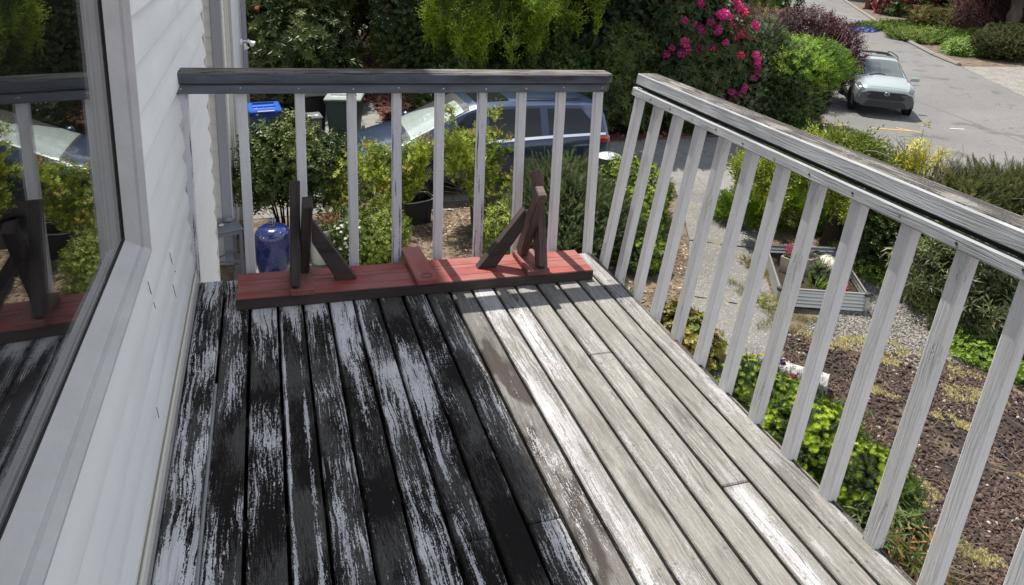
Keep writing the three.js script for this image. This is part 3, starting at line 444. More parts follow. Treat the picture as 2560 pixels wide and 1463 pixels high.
// loose stuff scattered over a polygon as one instanced object
function scatter(name, label, geo, mat, n, place, colour, parent = scene) {
  const m = new THREE.InstancedMesh(geo, mat, n), M = new THREE.Matrix4(), q = new THREE.Quaternion(), e = new THREE.Euler(), s = new THREE.Vector3(), p = new THREE.Vector3(), c = new THREE.Color();
  let k = 0, tries = 0;
  while (k < n && tries++ < n * 40) {
    const a = place(k); if (!a) continue;
    p.set(...a.p); e.set(...a.r); q.setFromEuler(e); Array.isArray(a.s) ? s.set(...a.s) : s.setScalar(a.s); M.compose(p, q, s); m.setMatrixAt(k, M);
    const o = colour(a, k); c.setRGB(...o); m.setColorAt(k, c); k++;
  }
  m.count = k; m.name = parent === scene ? numbered(name) : name; m.castShadow = m.receiveShadow = true; parent.add(m); return tag(m, label, null, null, 'stuff');
}
{
  const stone = new THREE.IcosahedronGeometry(1, 1), sp = stone.attributes.position;
  for (let i = 0; i < sp.count; i++) { const k = 0.8 + 0.4 * hash(Math.round(sp.getX(i) * 50), Math.round(sp.getY(i) * 50 + sp.getZ(i) * 170)); sp.setXYZ(i, sp.getX(i) * k, sp.getY(i) * k * 0.75, sp.getZ(i) * k); } stone.computeVertexNormals();
  const pebble = new THREE.IcosahedronGeometry(1, 0), pp = pebble.attributes.position;
  for (let i = 0; i < pp.count; i++) { const k = 0.8 + 0.4 * hash(Math.round(pp.getX(i) * 50), Math.round(pp.getY(i) * 50 + pp.getZ(i) * 170)); pp.setXYZ(i, pp.getX(i) * k, pp.getY(i) * k * 0.7, pp.getZ(i) * k); } pebble.computeVertexNormals();
  const white = std({ color: 0xffffff, roughness: 0.95 });
  const lavaPoly = [[6.8, -3.85], [8.6, -2.55], [8.6, -2], [7.6, 0.8], [6.4, 1.2], [4.7, 1.2], [4.9, -1], [5.6, -2.6], [6.2, -3.35]];
  reseed(41);
  const thin = (x, z) => fbm(x * 1.3 + 5, z * 1.3, 3) + 0.25 * sst(5.9, 5.2, x);
  scatter('lava_rock', 'reddish brown lava rock spread beside the path', stone, white, 26000, () => { const x = rr(4.7, 8.6), z = rr(-3.85, 1.2); if (!inside([x, z], lavaPoly) || thin(x, z) > 0.62 && rnd() < 0.85) return null; const s = rr(0.007, 0.021); return { p: [x, G + 0.016 + s * rr(0.2, 0.9), z], r: [rr(0, 6), rr(0, 6), rr(0, 6)], s: [s * rr(0.8, 1.5), s, s] }; }, () => { const k = rr(0.5, 1.5); return rnd() < 0.012 ? [0.42, 0.38, 0.34] : rnd() < 0.2 ? [0.12 * k, 0.08 * k, 0.062 * k] : [0.066 * k, 0.042 * k, 0.035 * k]; });
  const gr = [[6.9, -3.72], [7.4, -4.0], [8.5, -4.2], [9.2, -5.6], [10.0, -5.6], [9.9, -4.4], [9.5, -3.6], [8.9, -2.9], [8.2, -2.3]];
  scatter('gravel', 'pale grey gravel stones between planter and shrubs', pebble, white, 16000, () => { const x = rr(6.8, 10), z = rr(-5.6, -2.3); if (!inside([x, z], gr)) return null; const s = rr(0.007, 0.016); return { p: [x, G + 0.012 + s * 0.4, z], r: [rr(0, 6), rr(0, 6), 0], s: [s * rr(1, 1.5), s, s] }; }, () => { const k = rr(0.45, 1.5); return [0.24 * k, 0.222 * k, 0.195 * k]; });
  const litter = [[1.5, -9.15], [8.0, -9.1], [7.0, -6.5], [5.9, -4.7], [4.6, -2.4], [1.5, -4.5]], litter2 = [[9.6, -8.3], [8.0, -6.05], [7.2, -4.4], [9, -5], [10.5, -6], [12, -8]];
  scatter('bark_litter', 'brown bark chips and dry leaves on the rose bed', pebble, white, 16000, () => { const x = rr(1.5, 12), z = rr(-9.2, -2.4); if (!inside([x, z], litter) && !inside([x, z], litter2)) return null; const s = rr(0.008, 0.026); return { p: [x, G + 0.006, z], r: [rr(-0.3, 0.3), rr(0, 6), rr(-0.3, 0.3)], s: [s * rr(1, 1.9), s * 0.22, s * 0.8] }; }, () => { const k = rr(0.4, 1.5); return rnd() < 0.25 ? [0.34 * k, 0.25 * k, 0.17 * k] : [0.15 * k, 0.105 * k, 0.07 * k]; });
  scatter('leaf_litter', 'dry red brown leaves under the trees behind the bins', pebble, white, 9000, () => { const x = rr(-1, 13), z = rr(-26, -12.3); if (x < 3.3 && z > -17) return null; const s = rr(0.03, 0.07); return { p: [x, G + 0.02, z], r: [rr(-0.5, 0.5), rr(0, 6), rr(-0.5, 0.5)], s: [s * 1.4, s * 0.15, s * 0.8] }; }, () => { const k = rr(0.4, 1.6); return [0.14 * k, 0.055 * k, 0.038 * k]; });
  // straw and twigs over the lava rock
  const twig = new THREE.CylinderGeometry(0.5, 0.5, 1, 4); twig.rotateZ(Math.PI / 2);
  scatter('dry_straw', 'dry straw stems lying over the lava rock', twig, white, 900, () => { const x = rr(4.9, 8.2), z = rr(-3.6, 1.0); if (!inside([x, z], lavaPoly)) return null; return { p: [x, G + 0.05, z], r: [0, rr(0, 6), rr(-0.15, 0.15)], s: [rr(0.05, 0.2), 0.003, 0.003] }; }, () => { const k = rr(0.6, 1.3); return rnd() < 0.3 ? [0.24 * k, 0.12 * k, 0.07 * k] : [0.4 * k, 0.31 * k, 0.17 * k]; });
  const blobs = [[7.75, -3.05, 0.42, 0.16], [8.2, -2.62, 0.35, 0.14], [7.3, -3.35, 0.35, 0.12], [8.0, -2.1, 0.22, 0.1], [5.98, -0.5, 0.17, 0.08], [7.0, -2.5, 0.16, 0.07], [7.45, -1.75, 0.2, 0.08], [6.05, -1.25, 0.2, 0.12], [7.5, -0.9, 0.14, 0.06]];
  const tuft = new THREE.ConeGeometry(1, 1.6, 4); tuft.translate(0, 0.6, 0);
  scatter('moss', 'pale yellow moss in flat patches on the lava rock', tuft, white, 7500, () => { const b = blobs[Math.floor(rnd() * blobs.length)], a = rr(0, 6.283), d = Math.sqrt(rnd()), ca = Math.cos(0.7), sa = Math.sin(0.7), u = Math.cos(a) * d * b[2] * 1.7, w = Math.sin(a) * d * b[3] * 2; const x = b[0] + u * ca - w * sa, z = b[1] + u * sa + w * ca; if (fbm(x * 7, z * 7, 4) < 0.46 + 0.2 * d * d + rr(-0.06, 0.06)) return null; const s = rr(0.005, 0.015); return { p: [x, G + 0.03, z], r: [rr(-0.4, 0.4), rr(0, 6), rr(-0.4, 0.4)], s: [s, s * 1.4, s] }; }, () => { const k = rr(0.65, 1.25); return [0.38 * k, 0.33 * k, 0.15 * k]; });
  const blade = new THREE.PlaneGeometry(1, 1, 1, 3); blade.translate(0, 0.5, 0); { const p = blade.attributes.position; for (let i = 0; i < p.count; i++) { const y = p.getY(i); p.setX(i, p.getX(i) * (1 - y * 0.85)); p.setZ(i, y * y * 0.5); } blade.computeVertexNormals(); }
  const gz = [[6.3, -1.95, 0.38, 0.6], [6.95, -3.95, 0.5, 0.18], [6.05, -2.6, 0.25, 0.3], [5.75, -0.4, 0.35, 0.35], [6.9, -4.6, 0.12, 0.7]];
  scatter('grass', 'sparse olive grass growing through the lava rock', blade, std({ color: 0xffffff, side: THREE.DoubleSide, roughness: 0.8 }), 6000, () => { const b = gz[Math.floor(rnd() * gz.length)], a = rr(0, 6.283), d = Math.sqrt(rnd()); const x = b[0] + Math.cos(a) * d * b[2], z = b[1] + Math.sin(a) * d * b[3]; if (fbm(x * 5, z * 5, 3) < 0.42) return null; return { p: [x, G + 0.015, z], r: [rr(-0.7, 0.7), rr(0, 6), rr(-0.7, 0.7)], s: [0.004, rr(0.03, 0.11), 0.05] }; }, () => { const k = rr(0.6, 1.3); return rnd() < 0.4 ? [0.34 * k, 0.27 * k, 0.1 * k] : [0.17 * k, 0.2 * k, 0.05 * k]; });
}

// ---------- vehicles ----------
// stations: [x, sill y, belt y, roof y, half width at belt, half width at roof edge]; +x is forward
function carShell(st) {
  const at = (x) => {
    let i = 0; while (i < st.length - 2 && x > st[i + 1][0]) i++;
    const t = clamp((x - st[i][0]) / (st[i + 1][0] - st[i][0])), a = st[Math.max(0, i - 1)], b = st[i], c = st[i + 1], d = st[Math.min(st.length - 1, i + 2)];
    const o = [x]; for (let k = 1; k < 6; k++) { const m0 = (c[k] - a[k]) * 0.5 * (c[0] - b[0]) / Math.max(0.05, (c[0] - a[0]) * 0.5), m1 = (d[k] - b[k]) * 0.5 * (c[0] - b[0]) / Math.max(0.05, (d[0] - b[0]) * 0.5), t2 = t * t, t3 = t2 * t; o.push(b[k] * (2 * t3 - 3 * t2 + 1) + m0 * (t3 - 2 * t2 + t) + c[k] * (3 * t2 - 2 * t3) + m1 * (t3 - t2)); }
    return o;
  };
  const ring = (s) => { const [x, y0, yb, yr, w, wr] = s, ye = yr - Math.min(0.085, (yr - yb) * 0.35); return [[y0, w * 0.86], [y0 + 0.05, w * 0.95], [lerp(y0, yb, 0.35), w * 0.99], [lerp(y0, yb, 0.7), w], [lerp(y0, yb, 0.92), w * 0.985], [yb, w * 0.955], [lerp(yb, ye, 0.5), lerp(w * 0.955, wr, 0.42)], [ye, wr], [lerp(ye, yr, 0.62), wr * 0.88], [lerp(ye, yr, 0.92), wr * 0.5], [yr, 0]]; };
  const surf = (x, v) => { const r = ring(at(x)), i = Math.min(9, Math.floor(v)), t = v - i; return [x, lerp(r[i][0], r[i + 1][0], t), lerp(r[i][1], r[i + 1][1], t)]; };
  const xs = []; for (let i = 0; i < st.length - 1; i++) { const n = Math.max(2, Math.ceil((st[i + 1][0] - st[i][0]) / 0.1)); for (let k = 0; k < n; k++) xs.push(lerp(st[i][0], st[i + 1][0], k / n)); } xs.push(st[st.length - 1][0]);
  const pos = [], idx = [], M = 22;
  for (const x of xs) { const r = ring(at(x)); for (let k = 0; k < 11; k++) pos.push(x, r[k][0], r[k][1]); for (let k = 10; k >= 0; k--) pos.push(x, r[k][0], -r[k][1]); }
  for (let i = 0; i < xs.length - 1; i++) for (let k = 0; k < M; k++) { const a = i * M + k, b = i * M + (k + 1) % M; idx.push(a, b, a + M, b, b + M, a + M); }
  for (const [b, s] of [[0, 1], [(xs.length - 1) * M, -1]]) for (let k = 1; k < M - 1; k++) s > 0 ? idx.push(b, b + k + 1, b + k) : idx.push(b, b + k, b + k + 1);
  const g = new THREE.BufferGeometry(); g.setAttribute('position', new THREE.Float32BufferAttribute(pos, 3)); g.setIndex(idx);
  const body = toCreasedNormals(g.toNonIndexed(), 0.55); if (!body.attributes.uv) body.setAttribute('uv', new THREE.Float32BufferAttribute(new Float32Array(body.attributes.position.count * 2), 2));
  // a panel lying on the shell, pushed out a little; x limits may slant with v
  const patch = (x0, x1, v0, v1, side, off, nx = 10, nv = 6) => {
    const P = [], I = [], f = (q) => (typeof q === 'function' ? q : () => q), a = f(x0), b = f(x1);
    for (let j = 0; j <= nv; j++) for (let i = 0; i <= nx; i++) {
      const v = lerp(v0, v1, j / nv), x = lerp(a(j / nv), b(j / nv), i / nx), p = surf(x, v), e = 0.012, px = surf(x + e, v), pv = v > 9.97 ? [p[0], p[1], p[2] - 0.02] : surf(x, (v + e > 9.99 ? 9.99 : v + e)), A = px.map((q, k) => q - p[k]), B = pv.map((q, k) => q - p[k]);
      let n = [A[1] * B[2] - A[2] * B[1], A[2] * B[0] - A[0] * B[2], A[0] * B[1] - A[1] * B[0]]; const l = Math.hypot(...n) || 1; n = n.map((q) => q / l); if (n[2] < 0 || (Math.abs(n[2]) < 0.05 && n[1] < 0)) n = n.map((q) => -q);
      P.push(p[0] + n[0] * off, p[1] + n[1] * off, side * (p[2] + n[2] * off));
    }
    for (let j = 0; j < nv; j++) for (let i = 0; i < nx; i++) { const q = j * (nx + 1) + i; I.push(q, q + 1, q + nx + 1, q + 1, q + nx + 2, q + nx + 1); }
    const g2 = new THREE.BufferGeometry(); g2.setAttribute('position', new THREE.Float32BufferAttribute(P, 3)); g2.setAttribute('uv', new THREE.Float32BufferAttribute(new Float32Array(P.length / 3 * 2), 2)); g2.setIndex(I); g2.computeVertexNormals(); return g2;
  };
  return { body, patch, surf };
}
const glassDark = phy({ color: rgb(0.012, 0.014, 0.016), roughness: 0.03, ior: 1.5 });
const rubber = std({ color: rgb(0.018, 0.018, 0.018), roughness: 0.85 }), alloy = std({ color: rgb(0.62, 0.62, 0.62), roughness: 0.3, metalness: 0.9 }), plastic = std({ color: rgb(0.016, 0.016, 0.018), roughness: 0.55 }), chrome = std({ color: rgb(0.8, 0.8, 0.8), roughness: 0.12, metalness: 1 });
function wheel(root, x, r, zc, side) {
  const ty = lathe([[r * 0.66, -0.1], [r * 0.93, -0.105], [r, -0.08], [r, 0.08], [r * 0.93, 0.105], [r * 0.66, 0.1], [r * 0.66, -0.1]], 36); ty.rotateX(Math.PI / 2); ty.translate(x, r, zc);
  const w = part('wheel', ty, rubber, root), gs = [];
  const rim = lathe([[0.001, 0.045], [r * 0.16, 0.05], [r * 0.2, 0.03], [r * 0.21, -0.02]], 20); rim.rotateX(Math.PI / 2 * side); gs.push(clean(rim));
  const ringG = lathe([[r * 0.6, -0.08], [r * 0.6, 0.05], [r * 0.66, 0.085], [r * 0.69, 0.08], [r * 0.67, -0.08]], 36); ringG.rotateX(Math.PI / 2 * side); gs.push(clean(ringG));
  for (let k = 0; k < 5; k++) { const a = k / 5 * 6.283 + 0.3; for (const d of [-0.16, 0.16]) gs.push(clean(beam([Math.cos(a + d * 1.6) * r * 0.14, Math.sin(a + d * 1.6) * r * 0.14, side * 0.045], [Math.cos(a + d) * r * 0.62, Math.sin(a + d) * r * 0.62, side * 0.06], 0.035, 0.02, 0.004))); }
  const R = part('rim', gs, alloy, w); R.position.set(x, r, zc);
}
const archDisc = (x, r, z, side) => { const g = new THREE.CylinderGeometry(r, r, 0.012, 40); g.rotateX(Math.PI / 2); g.translate(x, r * 0.86, z + side * 0.004); return g; };

{ // blue van in the driveway, nose to the left
  const van = thing('parked_van', 'dark blue grey minivan parked on the driveway behind the roses', 'van', [4.42, G + 0.008, -10.36], Math.PI + 0.01);
  const paint = phy({ color: rgb(0.024, 0.043, 0.09), metalness: 0.4, roughness: 0.3, clearcoat: 1, clearcoatRoughness: 0.04 });
  const S = carShell([[-2.62, 0.5, 0.98, 1.32, 0.78, 0.52], [-2.56, 0.36, 1.02, 1.50, 0.89, 0.60], [-2.42, 0.31, 1.04, 1.63, 0.95, 0.66], [-2.0, 0.28, 1.05, 1.71, 0.985, 0.70], [-1.2, 0.27, 1.05, 1.755, 1.0, 0.73], [-0.3, 0.27, 1.03, 1.765, 1.0, 0.735], [0.28, 0.27, 1.01, 1.72, 1.0, 0.715], [0.95, 0.28, 1.0, 1.42, 0.995, 0.76], [1.6, 0.29, 0.99, 1.13, 0.985, 0.80], [1.95, 0.29, 0.95, 1.05, 0.97, 0.76], [2.3, 0.31, 0.86, 0.93, 0.93, 0.70], [2.48, 0.35, 0.74, 0.80, 0.86, 0.64], [2.6, 0.42, 0.60, 0.64, 0.70, 0.5]]);
  part('body', S.body, paint, van);
  const ws = part('windshield', [S.patch(1.5, 0.33, 7.3, 10, 1, 0.014, 12, 8), S.patch(1.5, 0.33, 7.3, 10, -1, 0.014, 12, 8)], phy({ color: 0xffffff, transmission: 1, thickness: 0, roughness: 0.02, ior: 1.5 }), van);
  part('dash', [S.patch(1.5, 0.33, 7.3, 10, 1, 0.004, 12, 8), S.patch(1.5, 0.33, 7.3, 10, -1, 0.004, 12, 8)], plastic, ws);
  part('sun_shade', [S.patch(1.46, 0.45, 7.5, 10, -1, 0.008, 12, 8), S.patch(1.46, (t) => lerp(1.2, 0.62, t), 8.1, 10, 1, 0.008, 12, 8)], std({ color: rgb(0.40, 0.47, 0.44), roughness: 0.3, metalness: 0.3, bumpMap: tex(128, 128, (u, v) => fbm(u * 6, v * 6, 2), 1, { srgb: false }), bumpScale: 0.02 }), ws);
  part('sunroof', [S.patch(0.16, -0.5, 8.4, 10, 1, 0.006), S.patch(0.16, -0.5, 8.4, 10, -1, 0.006)], glassDark, van);
  for (const s of [1, -1]) {
    part('front_window', S.patch((t) => lerp(1.28, 0.42, t), 0.06, 5.25, 6.85, s, 0.005), glassDark, van);
    part('sliding_door_window', S.patch(-0.02, -1.06, 5.25, 6.85, s, 0.005), glassDark, van);
    part('rear_window', S.patch(-1.22, (t) => lerp(-2.36, -1.95, t), 5.25, 6.8, s, 0.005), glassDark, van);
    part('front_door', S.patch(1.18, 0.03, 1.1, 4.9, s, 0.004), paint, van); part('sliding_door', S.patch(0.0, -1.2, 1.1, 4.9, s, 0.004), paint, van);
    part('chrome_strip', S.patch(1.3, -2.46, 5.04, 5.2, s, 0.008, 30, 1), chrome, van);
    part('side_skirt', S.patch(1.2, -1.3, 0.05, 0.5, s, 0.012, 8, 2), chrome, van);
    part('tail_light', S.patch(-2.3, (t) => lerp(-2.555, -2.55, t), 3.6, 4.9, s, 0.01, 6, 4), phy({ color: rgb(0.35, 0.012, 0.012), roughness: 0.1, clearcoat: 1 }), van);
    part('head_light', S.patch(2.1, 2.44, 4.0, 5.0, s, 0.008, 8, 4), phy({ color: rgb(0.55, 0.58, 0.6), roughness: 0.1, clearcoat: 1 }), van);
    part('side_marker', S.patch(1.98, 2.2, 2.55, 2.85, s, 0.01, 4, 2), std({ color: rgb(0.75, 0.2, 0.02), roughness: 0.3 }), van);
    for (const x of [1.52, -1.5]) { part('wheel_arch', archDisc(x, 0.385, s * 0.992, s), MAT.black, van); wheel(van, x, 0.335, s * 0.9, s); }
    const m = new THREE.SphereGeometry(0.12, 16, 12); m.scale(0.75, 0.65, 1); m.translate(1.2, 1.13, s * 1.09); const M = part('mirror', m, paint, van); part('mirror_arm', beam([1.22, 1.06, s * 0.96], [1.2, 1.1, s * 1.06], 0.05, 0.04, 0.01), plastic, M);
    part('roof_rib', [0.28, 0.44, 0.58].map((z) => beam([-0.7, 1.757, s * z], [-2.05, 1.712, s * z], 0.028, 0.012, 0.004)), paint, van);
  }
  part('bumper', bar(-2.66, 0.36, -0.8, -2.56, 0.62, 0.8, 0.04), paint, van);
  part('rear_glass', (() => { const g = bar(-2.6, 1.08, -0.66, -2.55, 1.5, 0.66, 0.01); return g; })(), glassDark, van);
}
{ // silver car at the kerb, facing the camera
  const car = thing('parked_car', 'pale silver green sport utility car with black grille parked on the street', 'car', [17.55 + 0.59 * 2.08, G + 0.006, -12.72 - 0.81 * 2.08], Math.atan2(-0.81, -0.59)); car.scale.setScalar(0.89);
  const paint = phy({ color: rgb(0.36, 0.42, 0.40), metalness: 0.3, roughness: 0.3, clearcoat: 1, clearcoatRoughness: 0.05 }), cladAndShade = std({ color: rgb(0.085, 0.095, 0.10), roughness: 0.55 });
  const S = carShell([[-2.3, 0.5, 1.0, 1.2, 0.7, 0.5], [-2.2, 0.4, 1.08, 1.4, 0.85, 0.56], [-1.9, 0.34, 1.1, 1.6, 0.92, 0.6], [-1.2, 0.32, 1.09, 1.685, 0.93, 0.63], [-0.3, 0.31, 1.07, 1.70, 0.93, 0.64], [0.28, 0.31, 1.05, 1.65, 0.93, 0.63], [0.7, 0.31, 1.05, 1.44, 0.93, 0.66], [1.18, 0.31, 1.04, 1.17, 0.925, 0.74], [1.5, 0.31, 1.02, 1.11, 0.92, 0.74], [1.95, 0.33, 0.96, 1.05, 0.905, 0.70], [2.16, 0.36, 0.89, 0.99, 0.86, 0.64], [2.25, 0.40, 0.80, 0.93, 0.76, 0.58], [2.30, 0.46, 0.68, 0.80, 0.62, 0.46]]);
  part('body', S.body, paint, car);
  part('windshield', [S.patch(1.12, 0.36, 7.15, 10, 1, 0.006, 10, 8), S.patch(1.12, 0.36, 7.15, 10, -1, 0.006, 10, 8)], phy({ color: rgb(0.05, 0.065, 0.07), roughness: 0.05, clearcoat: 1, ior: 1.6 }), car);
  part('roof_panel', [S.patch(0.1, -1.1, 8.3, 10, 1, 0.006), S.patch(0.1, -1.1, 8.3, 10, -1, 0.006)], glassDark, car);
  part('hood', [S.patch(1.24, 2.17, 7.4, 10, 1, 0.007, 10, 8), S.patch(1.24, 2.17, 7.4, 10, -1, 0.007, 10, 8)], paint, car);
  for (const s of [1, -1]) {
    part('front_window', S.patch((t) => lerp(1.0, 0.42, t), 0.05, 5.25, 6.85, s, 0.005), glassDark, car); part('rear_window', S.patch(-0.05, (t) => lerp(-1.6, -1.4, t), 5.25, 6.85, s, 0.005), glassDark, car);
    part('front_door', S.patch(1.02, -0.02, 1.6, 4.9, s, 0.004), paint, car); part('rear_door', S.patch(-0.06, -1.0, 1.6, 4.9, s, 0.004), paint, car);
    part('sill_cladding', S.patch(1.0, -1.0, 0.05, 1.5, s, 0.02, 8, 3), cladAndShade, car);
    part('roof_rail', tube([[0.12, 1.60, s * 0.62], [0.0, 1.69, s * 0.62], [-0.2, 1.715, s * 0.62], [-0.7, 1.725, s * 0.61], [-1.3, 1.70, s * 0.595], [-1.5, 1.66, s * 0.59], [-1.62, 1.58, s * 0.585]], 0.022, 24, 8), plastic, car);
    part('head_light', S.patch(1.80, 2.225, 4.25, 6.6, s, 0.012, 10, 6), phy({ color: rgb(0.10, 0.11, 0.12), roughness: 0.08, clearcoat: 1 }), car);
    part('lamp_strip', S.patch(1.84, 2.2, 4.3, 4.75, s, 0.018, 10, 2), phy({ color: rgb(0.75, 0.78, 0.8), roughness: 0.15, clearcoat: 1 }), car);
    const fog = extr([[-0.09, -0.08], [0.06, -0.1], [0.09, 0.05], [-0.02, 0.1], [-0.1, 0.06]], 0.04, 0.008); fog.rotateY(Math.PI / 2 - s * 0.5); fog.translate(2.16, 0.60, s * 0.76); const F = part('fog_lamp', fog, plastic, car);
    const lens = new THREE.SphereGeometry(0.035, 12, 8); lens.translate(2.215, 0.60, s * 0.745); part('lens', lens, chrome, F);
    for (const x of [1.4, -1.35]) { part('wheel_arch', archDisc(x, 0.405, s * 0.925, s), MAT.black, car); const tr = new THREE.TorusGeometry(0.41, 0.032, 8, 36, Math.PI * 1.12); tr.rotateZ(-0.19); tr.translate(x, 0.355, s * 0.93); part('arch_trim', tr, cladAndShade, car); wheel(car, x, 0.36, s * 0.845, s); }
    const m = bar(-0.07, -0.075, -0.13, 0.07, 0.075, 0.13, 0.04); m.translate(0.98, 1.13, s * 1.07); const M = part('mirror', m, paint, car); part('mirror_arm', beam([0.98, 1.06, s * 0.9], [0.98, 1.09, s * 1.0], 0.06, 0.03, 0.01), plastic, M);
  }
  const face = (poly, d, x, m, n, lean = 0) => { const g = extr(poly, d, 0.008); g.rotateY(Math.PI / 2); if (lean) g.rotateZ(lean); g.translate(x, 0, 0); return part(n, g, m, car); };
  face([[-0.72, 0.80], [-0.6, 0.66], [0.6, 0.66], [0.72, 0.80], [0.58, 0.84], [-0.58, 0.84]].map(([z, y]) => [z, y]), 0.1, 2.235, cladAndShade, 'front_shade_panel');  // shade on the nose is painted in with the cladding grey
  face([[-0.52, 0.615], [-0.44, 0.60], [0.44, 0.60], [0.52, 0.615], [0.56, 0.68], [0.42, 0.785], [-0.42, 0.785], [-0.56, 0.68]], 0.06, 2.305, plastic, 'grille');
  face([[-0.62, 0.835], [-0.5, 0.80], [0.5, 0.80], [0.62, 0.835], [0.5, 0.855], [-0.5, 0.855]], 0.04, 2.31, plastic, 'grille_bar');
  face([[-0.78, 0.40], [-0.66, 0.34], [0.66, 0.34], [0.78, 0.40], [0.83, 0.60], [0.76, 0.79], [-0.76, 0.79], [-0.83, 0.60]], 0.1, 2.225, cladAndShade, 'bumper');  // same grey paints the front shade over the whole bumper
  face([[-0.66, 0.36], [0.66, 0.36], [0.56, 0.52], [0.46, 0.55], [-0.46, 0.55], [-0.56, 0.52]], 0.06, 2.282, std({ color: rgb(0.03, 0.032, 0.036), roughness: 0.6 }), 'air_intake');
  face([[-0.5, 0.40], [0.5, 0.40], [0.44, 0.48], [-0.44, 0.48]], 0.03, 2.31, MAT.black, 'intake_mesh');
  const e = [[0.075, 0.05, 1], [0.03, 0.047, 1], [0.055, 0.02, 1]].map(([a, b], i) => { const g = new THREE.TorusGeometry(1, 0.12, 6, 28); g.scale(a, b, 0.12); g.translate(0, i === 2 ? 0.02 : 0, 0); g.rotateY(Math.PI / 2); g.translate(2.372, 0.795, 0); return g; });
  part('emblem', e, chrome, car);
  part('license_plate', bar(-2.32, 0.75, -0.15, -2.3, 0.9, 0.15, 0.004), MAT.trimWhite, car);
  part('wiper', [tube([[1.16, 1.19, 0.4], [1.05, 1.25, 0.1], [1.08, 1.24, -0.1]], 0.01, 8, 5)], plastic, car);
}

// ---------- things in the yard ----------
{ // patio table with stones
  const t = thing('patio_table', 'small grey slatted patio table standing beyond the house corner', 'table', [-0.36, G + 0.008, -7.3], 0.28), m = std({ color: rgb(0.15, 0.155, 0.165), roughness: 0.55 });
  for (let k = 0; k < 5; k++) part('table_slat', bar(-0.42, 0.695, -0.21 + k * 0.085, 0.42, 0.718, -0.128 + k * 0.085, 0.006), m, t);
  part('apron', [bar(-0.40, 0.64, 0.185, 0.40, 0.69, 0.205, 0.004), bar(-0.40, 0.64, -0.205, 0.40, 0.69, -0.185, 0.004), bar(0.385, 0.64, -0.18, 0.405, 0.69, 0.18, 0.004)], m, t);
  for (const x of [-0.385, 0.385]) for (const z of [-0.185, 0.185]) part('leg', bar(x - 0.02, 0, z - 0.02, x + 0.02, 0.638, z + 0.02, 0.005), m, t);
  part('stretcher', [beam([-0.38, 0.2, -0.17], [0.38, 0.2, 0.17], 0.025, 0.025), beam([-0.38, 0.228, 0.17], [0.38, 0.228, -0.17], 0.025, 0.025)], m, t);
  reseed(51);
  const spots = [[0.30, -0.12, 0.045, [0.2, 0.2, 0.21], 'dark grey speckled stone at the back corner of the patio table'], [0.13, -0.13, 0.042, [0.17, 0.17, 0.18], 'dark rounded stone in the middle of the patio table'], [-0.02, -0.06, 0.04, [0.25, 0.25, 0.25], 'mid grey stone beside the house end of the patio table'], [0.02, 0.06, 0.05, [0.66, 0.64, 0.58], 'flat cream shell near the front edge of the patio table'], [0.17, 0.0, 0.03, [0.5, 0.5, 0.48], 'small pale pebble behind the cream shell on the patio table']];
  for (const [x, z, r, c, l] of spots) {
    const g = new THREE.IcosahedronGeometry(r, 3), p = g.attributes.position; for (let i = 0; i < p.count; i++) { const k = 0.8 + 0.5 * fbm(p.getX(i) * 30 + x * 90, p.getY(i) * 30 + p.getZ(i) * 24, 2); p.setXYZ(i, p.getX(i) * k * 1.15, p.getY(i) * k * (c[0] > 0.6 ? 0.35 : 0.75), p.getZ(i) * k); } g.computeVertexNormals();
    const q = Math.cos(0.28), s = Math.sin(0.28), o = part('table_stone', g, std({ color: rgb(...c), roughness: 0.85 }), scene); o.name = numbered('table_stone'); o.position.set(-0.36 + x * q + z * s, G + 0.008 + 0.72 + r * (c[0] > 0.6 ? 0.3 : 0.6), -7.3 - x * s + z * q); tag(o, l, 'stone', 'stones on the patio table');
  }
}
{ // blue glazed urn with a glass ball
  const t = thing('ceramic_urn', 'large cobalt blue glazed urn with a raised zigzag pattern behind the bench', 'urn', [0.49, G + 0.008, -7.05]);
  const bump = tex(1024, 512, (u, v) => { const row = Math.floor(v * 7), f = v * 7 - row, ph = u * 9 + row * 0.5, zz = Math.abs((ph % 1) - 0.5) * 2; let h = 0; if (v > 0.12 && v < 0.66) for (const o of [-0.22, 0, 0.22]) h = Math.max(h, sst(0.11, 0.03, Math.abs(f - 0.25 - 0.5 * zz - o + 0.16 * (fbm(u * 40, v * 40, 2) - 0.5)))); const d = Math.hypot(((u * 15) % 1) - 0.5, (v - 0.72) * 24); return 0.5 * h + 0.8 * sst(0.35, 0.1, d) + 0.1 * fbm(u * 60, v * 30, 2); }, 1, { srgb: false });
  part('body', lathe([[0.001, 0], [0.19, 0], [0.2, 0.012], [0.225, 0.16], [0.246, 0.36], [0.254, 0.52], [0.250, 0.63], [0.235, 0.70], [0.205, 0.745], [0.155, 0.775], [0.08, 0.79], [0.001, 0.792]], 56), phy({ color: rgb(0.008, 0.018, 0.105), roughness: 0.16, clearcoat: 1, clearcoatRoughness: 0.05, bumpMap: bump, bumpScale: 0.012 }), t);
  part('spout_collar', lathe([[0.05, 0.786], [0.05, 0.81], [0.03, 0.82], [0.001, 0.822]], 24), phy({ color: rgb(0.01, 0.015, 0.08), roughness: 0.2, clearcoat: 1 }), t);
  const b = thing('glass_ball', 'clear crackled glass ball sitting on top of the blue urn', 'ornament', [0.49, G + 0.008 + 0.865, -7.05]);
  part('ball', new THREE.SphereGeometry(0.053, 32, 20), phy({ color: rgb(0.9, 0.95, 0.9), transmission: 1, thickness: 0.1, roughness: 0.05, ior: 1.5, bumpMap: tex(256, 256, (u, v) => vn(u * 30, v * 30), 1, { srgb: false }), bumpScale: 0.004 }), b);
  part('ball_base', lathe([[0.001, -0.05], [0.035, -0.05], [0.032, -0.035], [0.001, -0.03]], 20), MAT.black, b);
}
